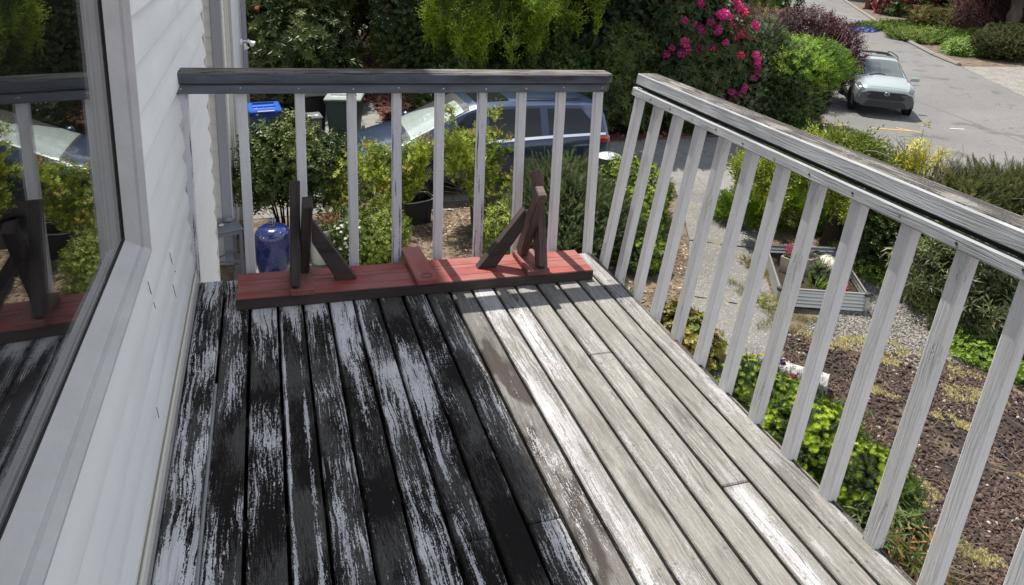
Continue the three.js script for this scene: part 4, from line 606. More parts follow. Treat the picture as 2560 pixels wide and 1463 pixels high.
const potSoil = std({ color: rgb(0.03, 0.02, 0.014), roughness: 1 });
{ // cream pot
  const t = thing('plant_pot', 'tall cream glazed pot of succulents to the right of the blue urn', 'plant pot', [1.17, G + 0.008, -7.36]);
  part('pot', lathe([[0.001, 0], [0.13, 0], [0.14, 0.01], [0.155, 0.2], [0.172, 0.42], [0.182, 0.52], [0.19, 0.535], [0.192, 0.555], [0.184, 0.562], [0.174, 0.556], [0.168, 0.50], [0.001, 0.50]], 44), phy({ color: rgb(0.58, 0.56, 0.48), roughness: 0.35, clearcoat: 0.4 }), t);
  part('soil', lathe([[0.166, 0.515], [0.08, 0.53], [0.001, 0.532]], 24), potSoil, t);
}
{ // black storage crate with a wire handle
  const t = thing('storage_crate', 'black plastic crate with a wire handle standing in the rose bed', 'crate', [2.83, G + 0.006, -8.5], 0.25), m = std({ color: rgb(0.012, 0.012, 0.013), roughness: 0.5 });
  const walls = [[-0.26, -0.17, 0.26, -0.155], [-0.26, 0.155, 0.26, 0.17], [-0.26, -0.1545, -0.245, 0.1545], [0.245, -0.1545, 0.26, 0.1545]];
  part('side_wall', walls.map(([a, b, c, d]) => { const g = bar(a, 0, b, c, 0.44, d, 0.004), p = g.attributes.position; for (let i = 0; i < p.count; i++) { const k = 0.86 + 0.14 * p.getY(i) / 0.44; p.setX(i, p.getX(i) * k); p.setZ(i, p.getZ(i) * k); } return g; }), m, t);
  part('floor', bar(-0.22, 0.005, -0.14, 0.22, 0.02, 0.14, 0.002), m, t);
  const rim = std({ color: rgb(0.3, 0.3, 0.3), roughness: 0.4 }); part('rim', tube([[-0.265, 0.445, -0.17], [0.265, 0.445, -0.17], [0.265, 0.445, 0.17], [-0.265, 0.445, 0.17]], 0.009, 60, 6, true), rim, t);
  for (const x of [0.12, 0.16]) part('corner_rib', bar(x, 0.02, 0.153, x + 0.012, 0.42, 0.168, 0.002), m, t);
  const hd = new THREE.TorusGeometry(0.16, 0.005, 6, 30, Math.PI); hd.translate(0.1, 0.45, 0.0); part('wire_handle', hd, chrome, t);
}
{ // coiled hose and edging lines by the crate
  const t = thing('garden_hose', 'loops of pale garden hose lying left of the black crate', 'hose', [2.30, G + 0.01, -8.82]);
  const pts = []; for (let k = 0; k < 60; k++) { const a = k / 60 * 6.283 * 3.2; pts.push([Math.cos(a) * (0.2 + 0.01 * Math.sin(k)), 0.012 + 0.05 * k / 60 + 0.05 * Math.max(0, Math.sin(a)) , Math.sin(a) * 0.17]); } for (let k = 0; k < 6; k++) pts.push([0.2 + k * 0.22, 0.012, -0.02 + 0.05 * Math.sin(k * 1.3)]);
  part('hose_coil', tube(pts, 0.012, 260, 6), std({ color: rgb(0.5, 0.49, 0.47), roughness: 0.5 }), t);
}
// wheeled bins behind the van
function bin(name, label, pos, turn, w, h, cBody, cLid, mark) {
  const t = thing(name, label, 'bin', [pos[0], G + 0.008, pos[1]], turn, 'wheeled bins by the driveway'), B = std({ color: rgb(...cBody), roughness: 0.45 }), Ld = std({ color: rgb(...cLid), roughness: 0.3 }), d = w * 1.05;
  const body = bar(-w / 2, 0.06, -d / 2, w / 2, h * 0.93, d / 2, 0.03), p = body.attributes.position; for (let i = 0; i < p.count; i++) { const k = 0.78 + 0.22 * p.getY(i) / h; p.setX(i, p.getX(i) * k); p.setZ(i, p.getZ(i) * k); } body.computeVertexNormals();
  part('body', body, B, t); part('rim', bar(-w / 2 - 0.02, h * 0.9, -d / 2 - 0.02, w / 2 + 0.02, h * 0.95, d / 2 + 0.02, 0.012), B, t);
  const lid = bar(-w / 2 - 0.03, h * 0.952, -d / 2 - 0.03, w / 2 + 0.03, h, d / 2 + 0.04, 0.02), q = lid.attributes.position; for (let i = 0; i < q.count; i++) if (q.getY(i) > h * 0.97) q.setY(i, q.getY(i) + 0.05 * (1 - (q.getX(i) / w * 2) ** 2 * 0.6) * (0.6 - q.getZ(i) / d)); lid.computeVertexNormals();
  const L = part('lid', lid, Ld, t); part('lid_handle', bar(-w * 0.28, h * 0.985, d / 2 + 0.035, w * 0.28, h * 1.005, d / 2 + 0.075, 0.008), mark ? MAT.trimWhite : Ld, L);
  part('lid_ridge', [bar(-w * 0.36, h * 1.0, -d * 0.3, w * 0.36, h * 1.06, -d * 0.26, 0.01), bar(-w * 0.38, h * 0.995, d * 0.1, w * 0.38, h * 1.032, d * 0.14, 0.01)], Ld, L);
  part('grab_bar', tube([[-w / 2, h * 0.9, -d / 2 - 0.02], [-w / 2, h * 0.95, -d / 2 - 0.07], [w / 2, h * 0.95, -d / 2 - 0.07], [w / 2, h * 0.9, -d / 2 - 0.02]], 0.014, 24), B, t);
  for (const x of [-1, 1]) { const g = new THREE.CylinderGeometry(0.12, 0.12, 0.06, 20); g.rotateZ(Math.PI / 2); g.translate(x * w * 0.46, 0.12, -d / 2 + 0.02); part('wheel', g, rubber, t); }
}
bin('recycling_bin', 'bright blue wheeled bin with a white lid handle beside the garage wall', [0.42, -12.9], 0.1, 0.62, 1.05, [0.008, 0.018, 0.16], [0.015, 0.09, 0.42], true);
bin('yard_waste_bin', 'dark green wheeled bin with a pale lid near the van bonnet', [2.2, -13.6], -0.25, 0.78, 1.08, [0.012, 0.035, 0.03], [0.30, 0.33, 0.31], false);
bin('rubbish_bin', 'black wheeled bin between the blue and the green bins', [1.5, -14.3], 0.15, 0.6, 1.0, [0.01, 0.01, 0.011], [0.02, 0.02, 0.022], false);
{
  const t = thing('food_waste_bin', 'small grey caddy bin with white letters on its lid in front of the black bin', 'bin', [1.42, G + 0.008, -13.3], 0.1), m = std({ color: rgb(0.09, 0.10, 0.105), roughness: 0.5 });
  part('body', bar(-0.2, 0, -0.2, 0.2, 0.66, 0.2, 0.03), m, t); const L = part('lid', bar(-0.225, 0.665, -0.225, 0.225, 0.72, 0.235, 0.025), std({ color: rgb(0.13, 0.14, 0.15), roughness: 0.4 }), t);
  const c = document.createElement('canvas'); c.width = 256; c.height = 96; const x = c.getContext('2d'); x.fillStyle = '#60666a'; x.fillRect(0, 0, 256, 96); x.fillStyle = '#f4f4f4'; x.font = 'bold 84px sans-serif'; x.textAlign = 'center'; x.textBaseline = 'middle'; x.fillText('OUR', 128, 52);
  const tx = new THREE.CanvasTexture(c); tx.colorSpace = THREE.SRGBColorSpace; const g = new THREE.PlaneGeometry(0.34, 0.13); g.rotateX(-Math.PI / 2); g.translate(0.02, 0.7235, 0.08); part('lettering', g, std({ map: tx, roughness: 0.5 }), L);
}
// garden lamps
{
  const t = thing('garden_lamp', 'large white domed garden lamp on a dark post beside the lime shrubs', 'garden lamp', [6.64, G, -8.82]), dk = std({ color: rgb(0.02, 0.02, 0.02), roughness: 0.5 });
  part('cap', lathe([[0.001, 0.905], [0.012, 0.905], [0.06, 0.900], [0.14, 0.885], [0.22, 0.855], [0.245, 0.84], [0.248, 0.832], [0.235, 0.835], [0.14, 0.872], [0.001, 0.885]], 48), phy({ color: rgb(0.55, 0.57, 0.60), roughness: 0.25, clearcoat: 0.6 }), t);
  part('knob', new THREE.CylinderGeometry(0.008, 0.008, 0.02, 10).translate(0, 0.91, 0), dk, t);
  part('post', lathe([[0.001, 0], [0.075, 0], [0.075, 0.05], [0.055, 0.08], [0.06, 0.62], [0.085, 0.66], [0.085, 0.80], [0.06, 0.84], [0.001, 0.85]], 24), dk, t);
}
function pathLight(label, x, z, k) {
  const t = thing('path_light', label, 'garden lamp', [x, G, z]), dk = std({ color: rgb(0.015, 0.015, 0.015), roughness: 0.5 });
  part('cap', lathe([[0.001, 0.445], [0.03, 0.442], [0.075, 0.42], [0.082, 0.408], [0.07, 0.404], [0.001, 0.408]].map(([r, y]) => [r * k, y * k]), 28), std({ color: rgb(0.5, 0.5, 0.49), roughness: 0.3 }), t);
  part('lamp_glass', lathe([[0.045, 0.402], [0.042, 0.34], [0.001, 0.338]].map(([r, y]) => [r * k, y * k]), 20), std({ color: rgb(0.35, 0.35, 0.33), roughness: 0.3 }), t);
  part('stake', lathe([[0.001, 0], [0.014, 0], [0.016, 0.3], [0.04, 0.336], [0.001, 0.337]].map(([r, y]) => [r * k, y * k]), 16), dk, t);
}
pathLight('small mushroom path light in front of the green juniper carpet', 8.58, -7.08, 1.0);
pathLight('small square topped path light among the lime shrubs left of the path', 6.02, -5.75, 0.85);
{ // galvanised planter
  const galv = std({ color: rgb(0.50, 0.50, 0.47), roughness: 0.34, metalness: 0.75, bumpMap: tex(256, 256, (u, v) => vn(u * 20, v * 20), 1, { srgb: false }), bumpScale: 0.001 }), dark = std({ color: rgb(0.05, 0.055, 0.06), roughness: 0.5 });
  const t = thing('raised_bed', 'corrugated galvanised metal raised bed holding pots beside the path', 'planter');
  const C = [[7.15, -4.40], [8.24, -3.94], [8.93, -5.25], [7.88, -5.64]], h = 0.29;
  const wall = (a, b) => { const d = [b[0] - a[0], b[1] - a[1]], l = Math.hypot(...d), n = 48, prof = []; for (let i = 0; i <= n; i++) { const y = 0.01 + (h - 0.02) * i / n; prof.push([0.011 * Math.sin(y / (h - 0.02) * Math.PI * 2 * 5 + 0.8), y]); } for (let i = n; i >= 0; i--) prof.push([prof[i][0] - 0.003, prof[i][1]]); const g = extr(prof, l - 0.05); g.rotateY(Math.PI / 2); g.translate(-l / 2 + 0.025, 0, 0); g.rotateY(Math.atan2(-d[1], d[0])); g.translate((a[0] + b[0]) / 2, G + 0.01, (a[1] + b[1]) / 2); return toCreasedNormals(g, 0.6); };
  for (let i = 0; i < 4; i++) { const a = C[i], b = C[(i + 1) % 4]; part('corrugated_panel', wall(a, b), galv, t); part('rim', beam([a[0], G + h + 0.01, a[1]], [b[0], G + h + 0.01, b[1]], 0.028, 0.02, 0.006), galv, t); part('corner_post', [beam([a[0], G, a[1]], [a[0], G + h, a[1]], 0.05, 0.05, 0.01)], galv, t); part('corner_cap', bar(a[0] - 0.035, G + h - 0.03, a[1] - 0.035, a[0] + 0.035, G + h + 0.028, a[1] + 0.035, 0.008), dark, t); }
  part('soil', slab(C.map(([x, z]) => [lerp(8.05, x, 0.97), lerp(-4.81, z, 0.97)]), G + 0.02, G + 0.17, 0.01), potSoil, t);
  const y = G + 0.17;
  const pot = (name, label, x, z, turn, w, hh, c, round) => { const p = thing(name, label, 'plant pot', [x, y, z], turn, 'pots standing in the metal planter'), m = std({ color: rgb(...c), roughness: 0.7 }); if (round) part('pot', lathe([[0.001, 0], [w * 0.35, 0], [w * 0.5, hh], [w * 0.53, hh], [w * 0.53, hh * 1.04], [w * 0.46, hh * 1.04], [w * 0.42, hh * 0.85], [0.001, hh * 0.85]], 28), m, p); else { part('pot', [bar(-w / 2, 0, -w / 2, w / 2, hh, -w / 2 + 0.015, 0.003), bar(-w / 2, 0, w / 2 - 0.015, w / 2, hh, w / 2, 0.003), bar(-w / 2, 0, -w / 2 + 0.016, -w / 2 + 0.015, hh, w / 2 - 0.016, 0.003), bar(w / 2 - 0.015, 0, -w / 2 + 0.016, w / 2, hh, w / 2 - 0.016, 0.003)], m, p); } part('soil', bar(-w * 0.33, hh * 0.6, -w * 0.33, w * 0.33, hh * 0.86, w * 0.33, 0.005), potSoil, p); };
  pot('planter_pot', 'square beige pot with a pink flower near the path side of the planter', 7.78, -5.02, 0.4, 0.16, 0.24, [0.42, 0.34, 0.26]);
  pot('planter_pot', 'large square weathered beige pot in the middle of the planter', 8.06, -4.92, 0.2, 0.26, 0.28, [0.36, 0.31, 0.25]);
  pot('planter_pot', 'round stone coloured pot by the path side panel of the planter', 7.72, -4.78, 0, 0.18, 0.13, [0.30, 0.29, 0.25], true);
  const bag = thing('cloth_bag', 'cream cloth bundle under thin black netting in the planter', 'bundle', [8.28, y, -4.78]); { const g = new THREE.SphereGeometry(0.19, 28, 18), p = g.attributes.position; for (let i = 0; i < p.count; i++) { const k = 0.86 + 0.28 * fbm(p.getX(i) * 9 + 3, p.getY(i) * 9 + p.getZ(i) * 7, 3); p.setXYZ(i, p.getX(i) * k * 1.1, Math.max(0, p.getY(i) * k * 0.9 + 0.13), p.getZ(i) * k); } g.computeVertexNormals(); part('cloth', g, std({ color: rgb(0.66, 0.62, 0.50), roughness: 0.95 }), bag); const ns = []; for (let a = 0; a < 5; a++) { ns.push(tube([0, 1, 2, 3, 4, 5, 6].map((i) => { const q = (i / 6 - 0.5) * 2.6, r2 = 0.215; return [Math.sin(q) * r2, Math.max(0.02, Math.cos(q) * r2 * 0.95 + 0.13), -0.14 + a * 0.07]; }), 0.002, 20, 4)); } part('netting', ns, MAT.black, bag); }
  const cu = thing('black_cushion', 'folded dark grey pad lying at the back of the planter', 'pad', [8.32, y, -5.08], 0.3); { const g1 = bar(-0.2, 0.12, -0.1, 0.2, 0.18, 0.1, 0.03), g2 = bar(-0.19, 0.06, -0.1, 0.21, 0.118, 0.11, 0.028); part('pad', g1, std({ color: rgb(0.05, 0.055, 0.07), roughness: 0.8 }), cu); part('lower_pad', [g2, bar(-0.18, 0, -0.09, 0.18, 0.058, 0.09, 0.01)], std({ color: rgb(0.16, 0.165, 0.18), roughness: 0.8 }), cu); }
}
{ // white log, flower pot
  const t = thing('white_log', 'short cracked white log lying on the lava rock', 'log', [6.2, G + 0.13, -2.82], 0); const W = std({ map: tex(512, 256, (u, v) => { const cr = sst(0.03, 0.008, Math.abs(fbm(u * 7, v * 9, 4) - 0.5)), d = sst(0.6, 0.75, fbm(u * 12, v * 30, 3)); return mul3(mix3([0.42, 0.41, 0.385], [0.12, 0.11, 0.10], d * 0.7), 1 - 0.85 * cr); }), bumpMap: tex(256, 256, (u, v) => fbm(u * 14, v * 18, 4), 1, { srgb: false }), bumpScale: 0.02, roughness: 0.85 });
  const g = new THREE.CylinderGeometry(0.105, 0.125, 0.56, 28, 14), p = g.attributes.position; for (let i = 0; i < p.count; i++) { const y = p.getY(i), k = 0.8 + 0.4 * fbm(p.getX(i) * 8 + y * 3, p.getZ(i) * 8 + 4, 3); p.setX(i, p.getX(i) * k); p.setZ(i, p.getZ(i) * k); if (Math.abs(y) > 0.3) p.setY(i, y + 0.04 * (fbm(p.getX(i) * 20, p.getZ(i) * 20, 3) - 0.5)); } g.computeVertexNormals(); g.rotateZ(Math.PI / 2); g.rotateY(-0.88); part('log', g, W, t);
  const f = thing('flower_pot', 'round green flower pot with a dark rim and sprouting bulbs beside the log', 'plant pot', [6.06, G + 0.012, -2.24]);
  part('pot', lathe([[0.001, 0], [0.085, 0], [0.118, 0.13]], 32), std({ color: rgb(0.14, 0.16, 0.03), roughness: 0.5 }), f); part('rim', lathe([[0.117, 0.131], [0.126, 0.135], [0.128, 0.15], [0.118, 0.153], [0.108, 0.15], [0.106, 0.12]], 36), std({ color: rgb(0.03, 0.032, 0.035), roughness: 0.4 }), f); part('soil', lathe([[0.108, 0.122], [0.05, 0.13], [0.001, 0.13]], 24), std({ color: rgb(0.16, 0.065, 0.03), roughness: 1 }), f);
}
{ // two brown posts up the street
  const m = std({ color: rgb(0.11, 0.055, 0.03), roughness: 0.8 }), p = thing('timber_post', 'brown timber post at the top of the street, the one beside the kerb', 'post', [43.4, G, -39.4], 0.3, 'timber posts up the street');
  part('post', bar(-0.2, 0, -0.2, 0.2, 3.0, 0.2, 0.03), m, p); part('base_plate', bar(-0.28, 0, -0.28, 0.28, 0.1, 0.28, 0.02), MAT.black, p); part('cross_rail', beam([0.2, 2.2, 0], [2.2, 2.2, 0], 0.14, 0.14, 0.02), m, p);
  dup(p, 'brown timber post at the top of the street, the one nearer the pink shrub', [45.0, G, -39.4], 0.1);
}

// ---------- plants ----------
// a leaf: four triangles folded along the midrib, growing along +y
function leafTris(P, base, dir, nrm, l, w, droop = 0.15, fold = 0.2) {
  const d = dir.clone().normalize(), s = new THREE.Vector3().crossVectors(d, nrm).normalize(), n = new THREE.Vector3().crossVectors(s, d).normalize();
  const at = (y, x, h) => base.clone().addScaledVector(d, y * l).addScaledVector(s, x * w).addScaledVector(n, h * l - droop * l * y * y);
  const b = at(0, 0, 0), m = at(0.5, 0, -fold * w / l), t = at(1, 0, 0), L = at(0.45, -0.5, 0), R = at(0.45, 0.5, 0);
  for (const q of [[b, L, m], [L, t, m], [b, m, R], [m, t, R]]) for (const v of q) P.push(v.x, v.y, v.z);
}
const geoOf = (P) => { const g = new THREE.BufferGeometry(); g.setAttribute('position', new THREE.Float32BufferAttribute(P, 3)); g.computeVertexNormals(); return g; };
const V = (x, y, z) => new THREE.Vector3(x, y, z);
const SPRAY = {};
reseed(101);
const UP = V(0, 1, 0);
// loose spray of n leaves up a little stem
function spray(n, len, l, w, { spread = 0.9, droop = 0.2, start = 0.1, flat = 0.4 } = {}) {
  const P = [];
  for (let i = 0; i < n; i++) { const t = start + (1 - start) * (i + 0.5) / n, a = i * 2.4 + rr(-0.4, 0.4), d = V(Math.cos(a) * spread, 1 - spread * 0.6 + (i === n - 1 ? 0.5 : 0), Math.sin(a) * spread); leafTris(P, V(rr(-1, 1) * 0.06 * len, t * len, rr(-1, 1) * 0.06 * len), d, V(-d.x * flat, 1, -d.z * flat), l * rr(0.75, 1.15), w * rr(0.8, 1.2), droop); }
  return geoOf(P);
}
SPRAY.rose = spray(9, 0.12, 0.05, 0.032, { droop: 0.25 });
SPRAY.small = spray(11, 0.14, 0.042, 0.024, {});
SPRAY.rhodo = spray(9, 0.05, 0.13, 0.042, { spread: 1.0, droop: 0.22 });
SPRAY.lance = spray(8, 0.10, 0.14, 0.032, { spread: 0.85, droop: 0.4 });
SPRAY.ivy = spray(7, 0.05, 0.06, 0.055, { spread: 1.0, droop: 0.25 });
SPRAY.weep = (() => { const P = []; for (let i = 0; i < 10; i++) { const a = i * 2.2; leafTris(P, V(rr(-0.02, 0.02), -i * 0.03, rr(-0.02, 0.02)), V(Math.cos(a) * 0.7, -0.8, Math.sin(a) * 0.7), V(Math.cos(a), 0.7, Math.sin(a)), 0.055 * rr(0.8, 1.2), 0.026, 0.25); } return geoOf(P); })();
SPRAY.feather = (() => { const P = []; for (let k = 0; k < 3; k++) for (let i = 0; i < 7; i++) { const t = i / 7, s = i % 2 ? 1 : -1, b = V((k - 1) * 0.03, 0.02 + 0.16 * t, 0.05 * t * t); leafTris(P, b, V(s * 0.7 + (k - 1) * 0.3, 0.8, 0.15), V(0, 0.2, 1), 0.065 * (1 - 0.5 * t), 0.014, 0.1); } return geoOf(P); })();
function needles(n, len, nl, w, spread) { const P = []; for (let i = 0; i < n; i++) { const t = i / n, a = i * 2.4, b = V(0, t * len, 0), d = V(Math.cos(a) * spread, 0.75, Math.sin(a) * spread).normalize().multiplyScalar(nl * rr(0.8, 1.1)), s = V(-Math.sin(a), 0, Math.cos(a)).multiplyScalar(w); P.push(b.x - s.x, b.y, b.z - s.z, b.x + s.x, b.y, b.z + s.z, b.x + d.x, b.y + d.y, b.z + d.z); } return geoOf(P); }
SPRAY.spike = needles(34, 0.18, 0.045, 0.0035, 0.7);
SPRAY.spruce = needles(30, 0.13, 0.035, 0.003, 1.0);
SPRAY.limeTip = needles(60, 0.03, 0.04, 0.0055, 1.3);
SPRAY.yew = needles(30, 0.15, 0.06, 0.008, 0.8);
SPRAY.truss = (() => { const P = []; for (let i = 0; i < 16; i++) { const y = 1 - (i + 0.5) / 16 * 1.5, r = Math.sqrt(Math.max(0, 1 - y * y)), a = i * 2.4, d = V(Math.cos(a) * r, y, Math.sin(a) * r), s = V(-Math.sin(a), 0.3, Math.cos(a)); for (const q of [-1, 1]) leafTris(P, d.clone().multiplyScalar(0.035), d.clone().addScaledVector(s, q * 0.7), d, 0.05, 0.045, 0.3); } return geoOf(P); })();
SPRAY.bloom = (() => { const P = []; for (let i = 0; i < 6; i++) { const a = i / 6 * 6.283; leafTris(P, V(0, 0, 0), V(Math.cos(a), 0.45, Math.sin(a)), UP, 0.03, 0.026, 0.2); } return geoOf(P); })();
SPRAY.strap = (() => { const P = []; for (let i = 0; i < 9; i++) { const a = i * 2.4; leafTris(P, V(0, 0, 0), V(Math.cos(a) * 0.35, 1, Math.sin(a) * 0.35), V(Math.cos(a), 0.2, Math.sin(a)), 0.26 * rr(0.7, 1.1), 0.018, 0.3); } return geoOf(P); })();

const LEAF = {
  thin: phy({ color: 0xffffff, roughness: 0.55, specularIntensity: 0.5, transmission: 0.42, thickness: 0, side: THREE.DoubleSide }),
  gloss: phy({ color: 0xffffff, roughness: 0.45, specularIntensity: 0.5, transmission: 0.28, thickness: 0, side: THREE.DoubleSide }), dull: phy({ color: 0xffffff, roughness: 0.8, specularIntensity: 0.3, side: THREE.DoubleSide }),
  petal: phy({ color: 0xffffff, roughness: 0.6, transmission: 0.3, thickness: 0, side: THREE.DoubleSide }),
};
const bark = std({ map: tex(256, 512, (u, v) => { const k = fbm(u * 14, v * 26, 4); return mul3([0.115, 0.085, 0.062], 0.4 + 1.2 * k); }), bumpMap: tex(256, 256, (u, v) => fbm(u * 16, v * 30, 3), 1, { srgb: false }), bumpScale: 0.02, roughness: 0.95 });
const darkBark = std({ color: rgb(0.035, 0.026, 0.02), roughness: 0.95 }), paleBark = std({ color: rgb(0.24, 0.215, 0.18), roughness: 0.95 });
const CORE = std({ color: rgb(0.01, 0.014, 0.007), roughness: 1 });
// leaves spread through lumpy ellipsoids [x, y, z, rx, ry, rz]; up = how far sprays turn upward
function foliage(parent, name, geo, mat, n, ells, cols, { size = 1, up = 0.4, shell = 0.55, lump = 0.3, hang = 0, vary = 0.3, cut = 0 } = {}) {
  const wts = ells.map((e) => e[3] * e[4] + e[4] * e[5] + e[3] * e[5]), tot = wts.reduce((a, b) => a + b, 0), sd = rr(0, 90);
  const M = new THREE.Matrix4(), q = new THREE.Quaternion(), q2 = new THREE.Quaternion(), p = V(0, 0, 0), s = V(1, 1, 1), d = V(0, 0, 0), c = new THREE.Color(), o = new THREE.InstancedMesh(geo, mat, n);
  let k = 0, tries = 0;
  while (k < n && tries++ < n * 6) {
    let t = rnd() * tot, i = 0; while (i < ells.length - 1 && (t -= wts[i]) > 0) i++;
    const e = ells[i], y = rr(-1, 1), a = rr(0, 6.2832), r = Math.sqrt(1 - y * y); d.set(Math.cos(a) * r, y, Math.sin(a) * r);
    const L = fbm(d.x * 2.6 + sd + i * 5, d.y * 2.6 + d.z * 2.1 + sd, 3), dep = 1 - shell * Math.pow(rnd(), 1.7);
    if (L < cut) continue;
    const k2 = (1 - lump + lump * 2 * L) * dep; p.set(e[0] + d.x * e[3] * k2, e[1] + d.y * e[4] * k2, e[2] + d.z * e[5] * k2);
    if (p.y < 0.02) continue;
    d.normalize(); d.y = lerp(d.y, hang ? -1 : 1, hang || up); d.x += rr(-0.45, 0.45); d.z += rr(-0.45, 0.45); d.y += rr(-0.3, 0.3); d.normalize();
    q.setFromUnitVectors(UP, d); q2.setFromAxisAngle(UP, rr(0, 6.28)); q.multiply(q2); s.setScalar(size * rr(0.7, 1.3)); M.compose(p, q, s); o.setMatrixAt(k, M);
    const g = clamp(fbm(p.x * 1.6 + sd, p.y * 1.6 + p.z * 1.3, 2) * 1.5 - 0.25 + rr(-0.2, 0.2)) * (cols.length - 1), gi = Math.min(cols.length - 2, Math.floor(g)), v = 1 - vary + 2 * vary * rnd(), m = mix3(cols[gi], cols[gi + 1] ?? cols[gi], g - gi);
    const bo = mat === LEAF.thin ? 1.3 : mat === LEAF.gloss ? 1.35 : 1.1; c.setRGB(m[0] * v * bo, m[1] * v * bo, m[2] * v); o.setColorAt(k, c); k++;
  }
  o.count = k; o.name = name; o.castShadow = o.receiveShadow = true; o.userData.kind = 'stuff'; parent.add(o); return o;
}
// a dark, twiggy inside so a dense shrub is not seen through: short crossing twigs, not a shell
function twigs(parent, n, ells, mat = darkBark, r = 0.006, len = 0.3) {
  const g = new THREE.CylinderGeometry(0.4, 1, 1, 4); g.translate(0, 0.5, 0); const o = new THREE.InstancedMesh(g, mat, n), M = new THREE.Matrix4(), q = new THREE.Quaternion(), p = V(0, 0, 0), s = V(1, 1, 1), d = V(0, 0, 0);
  for (let k = 0; k < n; k++) { const e = ells[Math.floor(rnd() * ells.length)], a = rr(0, 6.28), y = rr(-0.8, 0.9), rad = Math.cbrt(rnd()) * 0.85, h = Math.sqrt(Math.max(0, 1 - y * y)); p.set(e[0] + Math.cos(a) * h * rad * e[3], Math.max(0.02, e[1] + y * rad * e[4]), e[2] + Math.sin(a) * h * rad * e[5]); d.set(Math.cos(a) + rr(-0.6, 0.6), rr(0.1, 1.3), Math.sin(a) + rr(-0.6, 0.6)).normalize(); q.setFromUnitVectors(UP, d); const l = len * rr(0.5, 1.5); s.set(r, l, r); M.compose(p, q, s); o.setMatrixAt(k, M); }
  o.name = 'twigs'; o.castShadow = true; o.userData.kind = 'stuff'; parent.add(o); return o;
}
const stem = (parent, pts, r0, r1, mat = bark, name = 'stem', seg = 10) => part(name, taper(pts, r0, r1, seg), mat, parent);
function bush(name, label, cat, pos, spec, group) { const t = thing(name, label, cat, [pos[0], G, pos[1]], 0, group); spec(t); return t; }
const GR = { dark: [[0.014, 0.026, 0.006], [0.034, 0.058, 0.012], [0.075, 0.105, 0.022]], rhodo: [[0.022, 0.036, 0.010], [0.05, 0.075, 0.02], [0.095, 0.12, 0.035]], mid: [[0.035, 0.065, 0.012], [0.08, 0.13, 0.02], [0.14, 0.19, 0.03]], lime: [[0.10, 0.16, 0.02], [0.19, 0.26, 0.03], [0.28, 0.34, 0.05]], birch: [[0.08, 0.14, 0.010], [0.17, 0.26, 0.018], [0.28, 0.36, 0.035]], rose: [[0.07, 0.11, 0.015], [0.17, 0.22, 0.03], [0.30, 0.33, 0.06]] };

// --- behind the driveway, left to right ---
reseed(201);
bush('rhododendron', 'dark rhododendron behind the blue bin with a few salmon flowers', 'shrub', [1.3, -17.2], (t) => {
  const E = [[0, 1.5, 0, 1.7, 1.5, 1.3], [-1.0, 2.6, -0.6, 1.3, 1.2, 1.2], [0.4, 3.0, -0.8, 1.4, 1.2, 1.2], [0.6, 0.9, 0.6, 1.1, 0.8, 0.8]];
  for (let k = 0; k < 6; k++) stem(t, [[rr(-0.3, 0.3), 0, rr(-0.3, 0.3)], [rr(-0.6, 0.6), 0.8, rr(-0.5, 0.3)], [rr(-1.2, 1.2), 2, rr(-0.8, 0.4)]], 0.05, 0.015, darkBark);
  foliage(t, 'leaves', SPRAY.rhodo, LEAF.gloss, 5200, E, GR.rhodo, { size: 1.25, up: 0.35 }); foliage(t, 'flowers', SPRAY.truss, LEAF.petal, 14, E, [[0.7, 0.18, 0.15], [0.8, 0.3, 0.25]], { size: 1.1, shell: 0.05 });
});
bush('garden_tree', 'dark many stemmed tree standing in red mulch beyond the bins', 'tree', [2.75, -20.3], (t) => {
  for (const [dx, dz, h, r] of [[-0.9, 0.2, 3.4, 0.10], [-0.35, -0.3, 3.9, 0.13], [0.25, 0.25, 4.0, 0.12], [0.85, -0.1, 3.5, 0.10], [1.5, 0.3, 3.0, 0.07]]) stem(t, [[dx * 0.15, 0, dz * 0.15], [dx * 0.35, 0.9, dz * 0.3], [dx * 0.8, 2, dz], [dx * 1.5, h, dz * 1.4]], r, r * 0.4, darkBark, 'trunk', 12);
  foliage(t, 'crown', SPRAY.small, LEAF.gloss, 7000, [[-1.2, 3.4, 0, 1.7, 1.0, 1.6], [1.0, 3.5, 0.2, 2.0, 1.1, 1.6], [0, 4.4, 0, 2.4, 1.2, 2], [2.0, 2.9, 0.6, 1.0, 0.6, 0.9], [-1.9, 2.5, 0.6, 0.9, 0.6, 0.8]], GR.dark, { size: 1.6, up: 0.2, shell: 0.8 });
});
bush('tree_fern', 'sunlit pale green fern under the many stemmed tree', 'fern', [2.0, -23.0], (t) => foliage(t, 'fronds', SPRAY.feather, LEAF.thin, 500, [[0, 0.7, 0, 0.8, 0.5, 0.7]], [[0.16, 0.22, 0.03], [0.26, 0.32, 0.05]], { size: 2.6, up: 0.2 }));
dup(scene.children[scene.children.length - 1], 'pale green fern in the gap right of the dark tree trunks', [5.2, G, -23.5], 1);
function hedge(name, label, x, z, E, n, geo, mat, cols, o, extra) { return bush(name, label, 'shrub', [x, z], (t) => { twigs(t, 350, E, darkBark, 0.012, 0.5); foliage(t, 'leaves', geo, mat, n, E, cols, o); if (extra) extra(t, E); }); }
